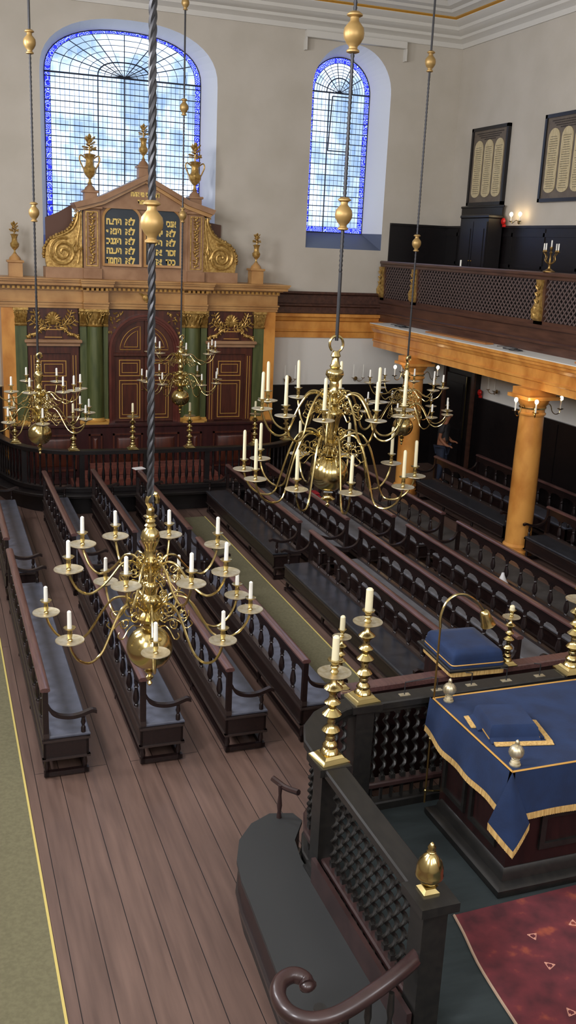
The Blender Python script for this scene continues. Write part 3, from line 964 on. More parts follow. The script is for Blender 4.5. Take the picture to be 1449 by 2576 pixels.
# side bays: doorcase, door, urn pediment with garlands, carved shell frieze
def frame(mb, x0, x1, z0, z1, w, y0, y1):
    mb.box(x0, x1, y0, y1, z0, z0+w).box(x0, x1, y0, y1, z1-w, z1).box(x0, x0+w, y0, y1, z0+w, z1-w).box(x1-w, x1, y0, y1, z0+w, z1-w)
def sidebay(s):
    c = s*1.975
    mb = MB().box(c-0.53, c-0.36, 0.02, 0.13, 1.33, 2.86).box(c+0.36, c+0.53, 0.02, 0.13, 1.33, 2.86).box(c-0.53, c+0.53, 0.02, 0.13, 2.86, 3.02)
    mb.box(c-0.40, c-0.34, 0.06, 0.12, 1.33, 2.86).box(c+0.34, c+0.40, 0.06, 0.12, 1.33, 2.86)
    part('doorcase', mb, ARKRED)
    part('doorcase_cornice', MB().cbox(c-0.60, c+0.60, -0.08, 0.13, 3.08, 3.16, 0.02).box(c-0.56, c+0.56, -0.04, 0.13, 3.02, 3.08), ARKPINK)
    for sg in (-1, 1):
        gl = MB()
        gl.box(c+sg*0.41-0.006, c+sg*0.41+0.006, 0.012, 0.02, 1.36, 2.82).box(c+sg*0.47-0.006, c+sg*0.47+0.006, 0.012, 0.02, 1.36, 2.82)
        part('gilt_line', gl, GILTFLAT)
    d = part('side_door', MB().box(c-0.34, c+0.34, 0.07, 0.13, 1.34, 2.85), ARKRED)
    p = MB()
    frame(p, c-0.27, c+0.27, 2.36, 2.70, 0.016, 0.055, 0.07)
    frame(p, c-0.20, c+0.20, 2.43, 2.63, 0.012, 0.055, 0.07)
    frame(p, c-0.27, c+0.27, 1.40, 2.26, 0.016, 0.055, 0.07)
    frame(p, c-0.20, c+0.20, 1.48, 2.18, 0.012, 0.055, 0.07)
    p.build('gilt_panel_lines', GILTFLAT, d)
    part('frieze_panel', MB().box(c-0.53, c+0.53, 0.04, 0.13, 3.16, 3.82), ARKRED)
    part('plaque', MB().prism([(c-0.22, 3.17), (c+0.22, 3.17), (c+0.17, 3.24), (c+0.15, 3.32), (c+0.2, 3.36), (c-0.2, 3.36), (c-0.15, 3.32), (c-0.17, 3.24)], 1, -0.02, 0.04), ARKRED)
    part('plaque_edge', MB().box(c-0.2, c+0.2, -0.03, 0.04, 3.36, 3.375).box(c-0.18, c+0.18, -0.03, 0.04, 3.2, 3.215), GILTFLAT)
    sh = MB()
    sh.ball((c, 0.03, 3.60), 0.13, 16, 8, (1, 0.35, 1.1))
    for k in range(11):
        a = radians(200-22*k)
        sh.leaf((c+0.03*cos(a), -0.02, 3.56+0.03*sin(a)), (cos(a), -0.1, sin(a)), (-sin(a), 0, cos(a)), 0.16, 0.045, 0.012)
    part('gilt_shell', sh, GILT)
    rnd = random.Random(3)
    for sg in (-1, 1):
        lv = MB()
        stem = spline([(c+sg*0.02, 0.0, 3.42), (c+sg*0.2, 0.0, 3.46), (c+sg*0.33, 0.0, 3.6), (c+sg*0.4, 0.0, 3.78)], 5)
        st2 = spline([(c+sg*0.2, 0.0, 3.46), (c+sg*0.35, 0.0, 3.48), (c+sg*0.48, 0.0, 3.58)], 4)
        for stt in (stem, st2):
            lv.tube(stt, 0.010, 5)
            for i in range(1, len(stt)-1, 2):
                t = (stt[i+1]-stt[i-1]).normalized()
                for q in (-1, 1):
                    d = (t*0.6+Vector((-t.z*q, -0.12, t.x*q))).normalized()
                    lv.leaf(stt[i], d, Vector((d.z, 0, -d.x)), rnd.uniform(0.10, 0.14), 0.042, 0.012)
        part('gilt_laurel_branch', lv, GILT)
        gw = MB()
        for i in range(13):
            u = i/12
            x = c+sg*(0.16+0.36*u)
            z = 3.40-0.20*u+0.02*sin(u*9)
            gw.ball((x, 0.0, z), 0.028+0.012*sin(u*pi*2.5)**2, 8, 5)
            a = rnd.uniform(0, 6.28)
            gw.leaf((x, -0.02, z), (cos(a), -0.2, sin(a)), (-sin(a), 0, cos(a)), 0.07, 0.03, 0.01)
        part('gilt_garland', gw, GILT)
sym(sidebay)

# central arched doors
mb = MB()
zs_, R = 2.92, 0.80
def archband(mb, r0, r1, y0, y1, zb=1.33):
    n = 20
    o_ = [(r1*cos(pi*k/n), zs_+r1*sin(pi*k/n)) for k in range(n+1)]
    i_ = [(r0*cos(pi*k/n), zs_+r0*sin(pi*k/n)) for k in range(n+1)]
    o_ = [(r1, zb)]+o_+[(-r1, zb)]
    i_ = [(r0, zb)]+i_+[(-r0, zb)]
    m = len(o_)
    rs = [[(p[0], y, p[1]) for p in q] for q, y in ((o_, y1), (o_, y0), (i_, y0), (i_, y1))]
    vs = [p for r in rs for p in r]
    fs = [(a*m+i, a*m+i+1, (a+1)*m+i+1, (a+1)*m+i) for a in range(3) for i in range(m-1)]
    mb.add(vs, fs)
archband(mb, 0.66, 0.70, 0.03, 0.13)
archband(mb, 0.70, 0.75, -0.02, 0.13)
archband(mb, 0.75, 0.80, -0.07, 0.13)
part('arch_moulding', mb, mat('arch_mahogany', srgb(84, 36, 28), 0.3, col2=srgb(104, 50, 38), scale=3, coat=0.4))
part('arch_transom', MB().cbox(-0.70, 0.70, -0.0, 0.05, 2.80, 2.88, 0.012), ARKRED)
sp = []
n = 14
for s in (-1, 1):
    q = [(s*0.80, 2.95)] + [(s*0.80*cos(pi/2*k/n), zs_+0.80*sin(pi/2*k/n)) for k in range(n+1)] + [(0.0, 3.80), (s*0.81, 3.80)]
    part('spandrel', MB().prism(q, 1, 0.03, 0.12), ARKRED)
    g = MB()
    rnd = random.Random(5)
    for i in range(26):
        x, z = rnd.uniform(0.5, 0.79), rnd.uniform(3.35, 3.76)
        if math.hypot(x, z-zs_) > 0.86:
            a = rnd.uniform(0, 6.28)
            g.leaf((s*x, 0.02, z), (cos(a), -0.2, sin(a)), (-sin(a), 0, cos(a)), 0.08, 0.035, 0.012)
    frame(g, min(s*0.47, s*0.80), max(s*0.47, s*0.80), 3.3+0.03, 3.79, 0.01, 0.02, 0.03) if False else None
    part('spandrel_carving', g, GILT)
for s in (-1, 1):
    pts = [(s*0.008, 1.34), (s*0.66, 1.34)] + [(s*0.66*cos(pi/2*k/12), zs_+0.66*sin(pi/2*k/12)) for k in range(13)] 
    pts[-1] = (s*0.008, zs_+0.66)
    d = part('arched_door', MB().prism(pts, 1, 0.07, 0.13), ARKRED)
    p = MB()
    def fr(x0, x1, z0, z1, w):
        frame(p, min(s*x0, s*x1), max(s*x0, s*x1), z0, z1, w, 0.055, 0.07)
    fr(0.09, 0.56, 2.36, 2.72, 0.016)
    fr(0.15, 0.50, 2.43, 2.65, 0.012)
    fr(0.09, 0.56, 1.41, 2.27, 0.016)
    fr(0.15, 0.50, 1.49, 2.19, 0.012)
    for x0, z0, r in ((0.09, 2.94, 0.54), (0.15, 3.0, 0.46)):
        q = [(s*x0, z0), (s*(x0+0.0), zs_+sqrt(max(0, r*r-x0*x0)))]
        k0 = math.acos(x0/r)
        arc = [(s*r*cos(a), zs_+r*sin(a)) for a in [k0*(1-i/10)+math.asin(min(1, (z0-zs_)/r))*(i/10) for i in range(11)]]
        pl = [(s*x0, z0)] + arc + [(s*x0, z0)]
        p.tube([(a[0], 0.062, a[1]) for a in pl], 0.008, 4)
    p.build('gilt_panel_lines', GILTFLAT, d)
    MB().box(min(s*0.008, s*0.72), max(s*0.008, s*0.72), 0.045, 0.07, 2.80, 2.88).build('lock_rail', ARKRED, d)
    MB().ball((s*0.05, 0.05, 2.05), 0.018, 8, 6).build('door_knob', BRASSDULL, d)

# entablature with dentils, cornice breaking forward over the columns
en = MB()
def enband(z0, z1, p):
    en.box(-3.06-p*0.6, 3.06+p*0.6, -0.02-p, 0.59, z0, z1)
    for s in (-1, 1):
        en.box(s*1.09-0.26-p*0.3, s*1.09+0.26+p*0.3, -0.20-p, -0.02-p, z0, z1)
for z0, z1, p in ((3.82, 3.88, 0.0), (3.88, 3.94, 0.02), (3.94, 3.97, 0.05), (3.97, 4.19, 0.0), (4.19, 4.21, 0.04)):
    enband(z0, z1, p)
part('architrave_and_frieze', en, ARKWOOD, angle=20)
en = MB()
for z0, z1, p in ((4.27, 4.30, 0.13), (4.30, 4.37, 0.25), (4.37, 4.41, 0.29), (4.41, 4.44, 0.32)):
    enband(z0, z1, p)
en.box(-3.1, 3.1, -0.04, 0.59, 4.21, 4.27)
part('cornice', en, ARKWOOD, angle=20)
DENT = MB().box(0, 0.055, 0, 0.06, 0, 0.06).mesh('dentil', GILTFLAT)
x = -3.1
while x < 3.1:
    pr = -0.28 if abs(abs(x)-1.09) < 0.28 else -0.11
    link('dentil', DENT, ark, (x, pr+0.001 if pr < -0.2 else -0.101, 4.211))
    x += 0.1
part('gilt_crest', MB().ball((0, -0.06, 4.08), 0.07, 10, 6, (1, 0.5, 1)).leaf((0, -0.06, 4.1), (-1, 0, 0.5), (0, 0, 1), 0.16, 0.06).leaf((0, -0.06, 4.1), (1, 0, -0.4), (0, 0, 1), 0.16, 0.06).leaf((0, -0.06, 4.1), (0.2, 0, -1), (1, 0, 0), 0.16, 0.05), GILT)

# attic storey
part('attic_plinth', MB().box(-2.1, 2.1, 0.03, 0.5, 4.44, 4.66).cbox(-1.32, -0.93, -0.03, 0.5, 4.44, 4.66, 0.01).cbox(0.93, 1.32, -0.03, 0.5, 4.44, 4.66, 0.01), ARKPINK)
part('attic_panel', MB().box(-0.97, 0.97, 0.10, 0.5, 4.66, 6.0), ARKPINK)
def atticpil(s):
    x = s*1.13
    part('attic_pilaster', MB().box(x-0.17, x+0.17, 0.04, 0.5, 4.66, 5.86).cbox(x-0.22, x+0.22, -0.02, 0.5, 5.86, 5.93, 0.02), ARKPINK)
    g = MB()
    frame(g, x-0.13, x+0.13, 4.70, 5.82, 0.022, 0.025, 0.04)
    rnd = random.Random(9)
    z = 4.76
    while z < 5.76:
        g.ball((x+0.025*sin(z*17), 0.03, z), 0.028, 8, 5)
        for q in (-1, 1):
            a = rnd.uniform(0.2, 1.1)
            g.leaf((x, 0.03, z), (q*cos(a), -0.2, sin(a)), (-sin(a)*q, 0, cos(a)), 0.085, 0.035, 0.012)
        z += 0.062
    part('attic_pilaster_carving', g, GILT)
sym(atticpil)
# pediment
ped = [(-1.52, 5.97), (-1.30, 6.03), (-0.95, 6.13), (0, 6.60), (0.95, 6.13), (1.30, 6.03), (1.52, 5.97)]
low = [(x*0.965, z-0.10) for x, z in ped]
poly = ped + low[::-1]
part('pediment_cornice', MB().prism(poly, 1, -0.16, 0.5), ARKPINK, angle=20)
low2 = [(x*0.93, z-0.16) for x, z in ped]
part('pediment_moulding', MB().prism([(a[0]*0.965, a[1]-0.1) for a in ped] + low2[::-1], 1, -0.07, 0.5), ARKWOOD, angle=20)
part('tympanum', MB().prism([(-1.35, 5.90), (1.35, 5.90), (0.9, 6.02), (0, 6.46), (-0.9, 6.02)], 1, 0.02, 0.5), ARKPINK)
# urn pedestals
for x, z0, z1, w in ((-1.13, 6.03, 6.24, 0.13), (1.13, 6.03, 6.24, 0.13), (0, 6.55, 6.80, 0.12)):
    mb = MB().box(x-w, x+w, 0.1, 0.1+2*w, z0, z1-0.05).cbox(x-w-0.03, x+w+0.03, 0.07, 0.13+2*w, z1-0.05, z1, 0.01)
    mb.lathe([(w*0.95, z1), (w*0.8, z1+0.05), (w*0.35, z1+0.11), (w*0.25, z1+0.13)], 14, (x, 0.1+w, 0))
    part('urn_pedestal', mb, ARKPINK)
for x in (-2.70, 2.58):
    mb = MB().box(x-0.14, x+0.14, 0.06, 0.34, 4.44, 4.72).cbox(x-0.17, x+0.17, 0.03, 0.37, 4.72, 4.77, 0.01)
    mb.lathe([(0.13, 4.77), (0.11, 4.82), (0.05, 4.88), (0.04, 4.90)], 14, (x, 0.2, 0))
    part('end_pedestal', mb, ARKWOOD)

# tablets of the commandments
def tablet(c, w, rows, label):
    hw = w/2
    hh = 0.30
    pts = [(c+hw, 4.72)] + [(c+hw*cos(pi*k/18), 5.70+hh*sin(pi*k/18)) for k in range(19)] + [(c-hw, 4.72)]
    ins = [(c+hw-0.05, 4.77)] + [(c+(hw-0.05)*cos(pi*k/18), 5.70+(hh-0.05)*sin(pi*k/18)) for k in range(19)] + [(c-hw+0.05, 4.77)]
    m = len(pts)
    f = MB()
    vs = []
    for q, y in ((pts, 0.1), (pts, 0.03), (ins, 0.04), (ins, 0.1)):
        vs += [(p[0], y, p[1]) for p in q]
    f.add(vs, [(a*m+i, a*m+(i+1) % m, (a+1)*m+(i+1) % m, (a+1)*m+i) for a in range(3) for i in range(m)])
    part('tablet_frame', f, ARKWOOD)
    b = part('commandment_tablet', MB().prism(ins, 1, 0.07, 0.1), BOARDBLUE, label=label)
    for k, (r1, r2_) in enumerate(rows):
        for txt, x in ((r1, c+hw*0.42), (r2_, c-hw*0.40)):
            if txt:
                text('inscription', txt[::-1], 0.185, (x, 0.066, 5.58-0.20*k), TEXTGOLD, b, 0.22 if x > c else 0.32)
def text(name, s, size, loc, m, parent, width=None):
    cu = bpy.data.curves.new(name, 'FONT')
    cu.body = s
    cu.size = size
    cu.align_x = 'CENTER'
    cu.extrude = 0.003
    cu.offset = 0.009
    cu.resolution_u = 3
    cu.materials.append(m)
    o = link(name, cu, parent, loc, (radians(90), 0, 0))
    if width:
        bpy.context.view_layer.update()
        if o.dimensions.x > 0.01:
            o.scale = (width/o.dimensions.x, 1, 1)
    dg = bpy.context.evaluated_depsgraph_get()
    me = bpy.data.meshes.new_from_object(o.evaluated_get(dg))
    sc, lo_ = o.scale.copy(), o.location.copy()
    bpy.data.objects.remove(o)
    o = link(name, me, parent, lo_, (radians(90), 0, 0))
    o.scale = sc
    if not me.materials:
        me.materials.append(m)
    return o
tablet(-0.49, 0.84, (('לא', 'תרצח'), ('לא', 'תנאף'), ('לא', 'תגנב'), ('לא', 'תענה'), ('לא', 'תחמד')), 'left slate tablet with five gold lines')
tablet(0.40, 0.84, (('אנכי', ''), ('לא', 'יהיה'), ('לא', 'תשא'), ('זכור', 'את'), ('כבד', 'את')), 'right slate tablet with five gold lines')
text('pediment_inscription', 'דע לפני מי אתה'[::-1], 0.13, (0.0, 0.012, 6.17), TEXTGOLD, ark, 0.62)
text('pediment_inscription', 'עומד'[::-1], 0.12, (-0.03, 0.012, 6.02), TEXTGOLD, ark, 0.26)

# volute buttresses of the attic
def volute(s):
    # solid shaped panel behind the carving
    pts = [(1.32, 4.66), (2.06, 4.66), (2.09, 4.85), (2.07, 5.05), (1.98, 5.2), (1.80, 5.30), (1.62, 5.36), (1.50, 5.52), (1.43, 5.72), (1.32, 5.84)]
    part('volute_panel', MB().prism([(s*a, b) for a, b in pts], 1, 0.12, 0.3), GILT)
    g = MB()
    cx, cz = s*1.72, 4.97
    for q, rr in ((0, 0.030), (0.5, 0.022)):
        g.tube([(cx+s*p[0], 0.10-0.02*i/30, cz+p[1]) for i, p in enumerate(spiral(0, 0, 0.31-0.05*q, 0.03, pi*0.6, -2.4, 44))], rr, 6)
    g.tube(spline([(s*1.93, 0.1, 5.24), (s*1.7, 0.1, 5.33), (s*1.52, 0.1, 5.45), (s*1.42, 0.1, 5.65), (s*1.40, 0.1, 5.80)], 5), 0.028, 6)
    g.tube(spline([(s*1.42, 0.1, 4.75), (s*1.38, 0.1, 5.0), (s*1.42, 0.1, 5.2), (s*1.37, 0.1, 5.5), (s*1.36, 0.1, 5.75)], 5), 0.02, 6)
    g.tube([(s*1.42+p[0]*s, 0.1, 5.78+p[1]) for p in spiral(0, 0, 0.055, 0.01, 0, 1.6, 16)], 0.012, 5)
    for k in range(7):
        a = radians(60+40*k)
        g.leaf((s*1.45, 0.1, 4.9+0.05*k), (cos(a)*s, -0.15, sin(a)), (-sin(a)*s, 0, cos(a)), 0.15, 0.05, 0.014)
    part('volute_carving', g, GILT)
    b = MB()
    path = spline([(s*1.44, 0.2, 5.72), (s*1.53, 0.2, 5.52), (s*1.66, 0.2, 5.39), (s*1.84, 0.2, 5.31), (s*2.0, 0.2, 5.2), (s*2.1, 0.2, 5.03), (s*2.11, 0.2, 4.86)], 3)
    for i, p in enumerate(path[::1]):
        b.ball(tuple(p), 0.045 if i % 2 else 0.034, 8, 5, (1, 1.6, 1))
    part('bead_edge', b, GILT)
sym(volute)

# brown shaped panels behind the attic, on the window sill
for s, x in ((-1, 2.62), (1, 5.92)):
    mb = MB().prism([(x-0.28, 4.45), (x+0.28, 4.45), (x+0.28, 5.95 if s < 0 else 5.68), (x+0.0, 5.78 if s < 0 else 5.72), (x-0.28, 5.66 if s < 0 else 5.9)], 1, 21.72, 21.77)
    o = mb.build('shaped_panel', PANELBROWN)
    tag(o, 'brown shaped panel at the %s of the ark attic, in front of the great window' % ('left' if s < 0 else 'right'), 'panel')

# urns: each rests on its pedestal
def urn(x, y, z, hgt, handles, label):
    t = thing('gilt_urn', label, 'urn', (x, y, z), 0, 'gilded urns of the ark')
    k = hgt
    MB().lathe([(0.06*k, 0), (0.03*k, 0.04*k), (0.025*k, 0.1*k), (0.07*k, 0.14*k), (0.13*k, 0.22*k), (0.14*k, 0.30*k), (0.09*k, 0.36*k), (0.08*k, 0.46*k), (0.10*k, 0.54*k), (0.13*k, 0.58*k), (0.06*k, 0.60*k)], 14, ridge=0.04, nr=7).build('vase', GILT, t)
    f = MB()
    rnd = random.Random(int(x*100))
    f.tube([(0, 0, 0.58*k), (0, 0, 0.8*k)], 0.02*k, 6)
    for i in range(16):
        a = i*2.4
        zz = (0.66+0.2*(i/16))*k
        el = 0.5 if i < 8 else 1.4
        f.leaf((0, 0, zz), (cos(a), sin(a), el-0.4*(i % 3)), (-sin(a), cos(a), 0), 0.17*k, 0.085*k, 0.02*k)
    f.ball((0, 0, 0.86*k), 0.045*k, 8, 6, (1, 1, 1.6))
    f.build('flame_foliage', GILT, t)
    if handles:
        for s in (-1, 1):
            MB().tube(spline([(s*0.08*k, 0, 0.5*k), (s*0.18*k, 0, 0.56*k), (s*0.21*k, 0, 0.48*k), (s*0.17*k, 0, 0.38*k), (s*0.12*k, 0, 0.28*k)], 4), 0.016*k, 6).build('handle', GILT, t)
urn(CX-1.13, YA+0.23, 6.37, 1.0, True, 'two handled gilded urn standing on the left slope of the ark pediment')
urn(CX+1.13, YA+0.23, 6.37, 1.0, True, 'two handled gilded urn standing on the right slope of the ark pediment')
urn(CX, YA+0.22, 6.93, 0.72, False, 'gilded urn on the peak of the ark pediment, the highest of them')
urn(CX-2.70, YA+0.2, 4.90, 0.66, False, 'small gilded urn at the far left end of the ark cornice')
urn(CX+2.58, YA+0.2, 4.90, 0.66, False, 'small gilded urn at the far right end of the ark cornice')

# ---------------------------------------------------------------- steps and railed enclosure before the ark
t = thing('ark_steps', 'brick red carpeted steps rising to the ark inside its railing', 'steps', (CX, 19.7, 0))
for k in range(3):
    MB().cbox(-1.7+0.2*k, 1.7-0.2*k, 0.35*k, 1.27, 0.16*k+0.001, 0.16*(k+1), 0.01).build('step', BRICKCARPET, t)
RAILP = [(0.95, 21.7), (1.08, 20.9), (1.2, 20.2), (1.45, 19.45), (1.85, 18.95), (2.4, 18.68), (3.2, 18.62), (4.37, 18.6), (5.54, 18.62), (6.34, 18.68), (6.89, 18.95), (7.3, 19.45), (7.6, 20.2), (7.85, 20.9), (8.1, 21.7)]
PATH = spline([(x, y, 0) for x, y in RAILP], 5)
er = thing('ark_railing', 'curved black railing in front of the ark, carrying six candlesticks', 'railing', (0, 0, 0))
MB().bar([(p.x, p.y, 1.25) for p in PATH], 0.09, (0.05, 0.03)).build('handrail', BLACKWOOD, er)
MB().bar([(p.x, p.y, 0.5) for p in PATH], 0.06, (0.06, 0.03)).build('lower_rail', BLACKWOOD, er)
MB().bar([(p.x, p.y, 0.22) for p in PATH], 0.05, (0.215, 0.22)).build('skirting', BLACKWOOD, er)
ctr = Vector((4.4, 21.5, 0))
off = [Vector((p.x, p.y, 0))+((p-ctr).normalized()*0.17) for p in PATH[8:-8]]
MB().bar([(p.x, p.y, 0.40) for p in off], 0.13, (0.03, 0.025)).build('seat', BLACKWOOD, er)
BAL = [(0.022, 0), (0.022, 0.06), (0.014, 0.08), (0.03, 0.16), (0.034, 0.22), (0.02, 0.36), (0.014, 0.42), (0.022, 0.45), (0.014, 0.48), (0.024, 0.58), (0.022, 0.67)]
BALM = MB().lathe(BAL, 8).mesh('baluster', BLACKWOOD)
L, nxt = 0.0, 0.0
cnt = 0
for i in range(1, len(PATH)):
    seg = PATH[i]-PATH[i-1]
    while nxt <= L+seg.length:
        p = PATH[i-1]+seg*((nxt-L)/seg.length)
        if cnt % 9 == 0:
            MB().box(-0.05, 0.05, -0.05, 0.05, 0, 0.67).build('post', BLACKWOOD, er, (p.x, p.y, 0.53))
        else:
            link('baluster', BALM, er, (p.x, p.y, 0.53))
        cnt += 1
        nxt += 0.14
    L += seg.length

# ---------------------------------------------------------------- candlesticks
CSP = [(0.066, .055), (0.076, .065), (0.066, .085), (0.05, .10), (0.062, .12), (0.055, .135), (0.032, .16), (0.042, .18), (0.032, .20), (0.052, .225), (0.072, .25), (0.052, .275), (0.028, .30), (0.034, .32), (0.028, .34), (0.055, .365), (0.076, .385), (0.055, .405), (0.028, .43), (0.036, .455), (0.064, .48), (0.042, .50), (0.028, .53), (0.034, .56), (0.056, .58), (0.074, .60), (0.054, .62), (0.026, .645), (0.022, .72)]
ME_CSB = MB().rings([[(-a, -a, z), (a, -a, z), (a, a, z), (-a, a, z)] for a, z in ((0.118, 0), (0.118, 0.012), (0.105, 0.02), (0.095, 0.03), (0.085, 0.035), (0.07, 0.055), (0.06, 0.058))]).mesh('square_base', BRASS, 25)
ME_CSS = MB().lathe(CSP, 20).mesh('stem', BRASS, 60)
ME_CSD = MB().lathe([(0.02, .700), (0.09, .705), (0.128, .722), (0.13, .728), (0.09, .714), (0.03, .712)], 24).mesh('drip_pan', BRASSPAN, 60)
ME_CSN = MB().lathe([(0.022, .71), (0.034, .735), (0.022, .75), (0.034, .775), (0.026, .785), (0.032, .81), (0.058, .828), (0.056, .834), (0.03, .83)], 16).mesh('socket', BRASS, 60)
def candlestick(x, y, z, sc, ch, label, clabel, cr_=0.028, rot=0.0, grp=None):
    t = thing('candlestick', label, 'candlestick', (x, y, z), rot, grp)
    t.scale = (sc, sc, sc)
    link('square_base', ME_CSB, t)
    link('stem', ME_CSS, t)
    link('drip_pan', ME_CSD, t)
    link('socket', ME_CSN, t)
    c = MB().lathe([(cr_, 0), (cr_*0.96, ch-0.012), (cr_*0.6, ch), (0.004, ch-0.003)], 14).build('candle', CREAMWAX, None, (x, y, z+0.83*sc))
    tag(c, clabel, 'candle')
    return t, c
csx = [(1.42, 19.55), (2.45, 18.66), (3.6, 18.61), (4.75, 18.6), (6.15, 18.65), (7.0, 19.1)]
nm = ['leftmost brass candlestick on the ark railing', 'second brass candlestick from the left on the ark railing', 'third brass candlestick from the left on the ark railing', 'third brass candlestick from the right on the ark railing', 'second brass candlestick from the right on the ark railing', 'rightmost brass candlestick on the ark railing']
for (x, y), l in zip(csx, nm):
    candlestick(x, y, 1.28, 0.9, 0.17, l, 'white candle in the ' + l, 0.024, 0.0, 'candlesticks on the ark railing')

# ================================================================== CHANDELIERS
def arm_mesh(R, zr, zp, sw, rad):
    """one branch in the x-z plane: out of the shaft, over a hump, down and up to the pan; with scrollwork under the hump"""
    dz = zp-zr
    k = R
    main = [(0.05, zr), (0.12*k+0.02, zr+0.075*k), (0.24*k, zr+0.14*k), (0.36*k, zr+0.12*k), (0.46*k, zr+0.0*k+0.1*dz), (0.54*k, zr-0.13*k+0.45*dz), (0.63*k, zp-0.24*k-sw), (0.76*k, zp-0.29*k-sw), (0.89*k, zp-0.23*k-sw*0.7), (0.97*k, zp-0.12*k), (1.0*k, zp-0.02)]
    pts = [(p.x, 0, p.z) for p in spline([(a, 0, b) for a, b in main], 4)]
    mb = MB().tube(pts, rad, 7)
    sc = []
    sc.append(spiral(0.20*k, zr-0.01*k, 0.075*k, 0.02*k, pi*0.75, 1.3, 16))
    sc.append(spiral(0.33*k, zr-0.045*k, 0.062*k, 0.018*k, pi*0.2, -1.35, 16))
    sc.append(spiral(0.13*k, zr+0.15*k, 0.05*k, 0.012*k, -pi*0.5, 1.2, 12))
    sc.append([(p.x, p.z) for p in spline([(0.07, 0, zr-0.05*k), (0.13*k, 0, zr-0.13*k), (0.22*k, 0, zr-0.10*k), (0.29*k, 0, zr-0.13*k), (0.36*k, 0, zr-0.20*k), (0.42*k, 0, zr-0.16*k), (0.40*k, 0, zr-0.12*k)], 3)])
    for s in sc:
        mb.tube([(a, 0, b) for a, b in s], rad*0.55, 5)
    return mb

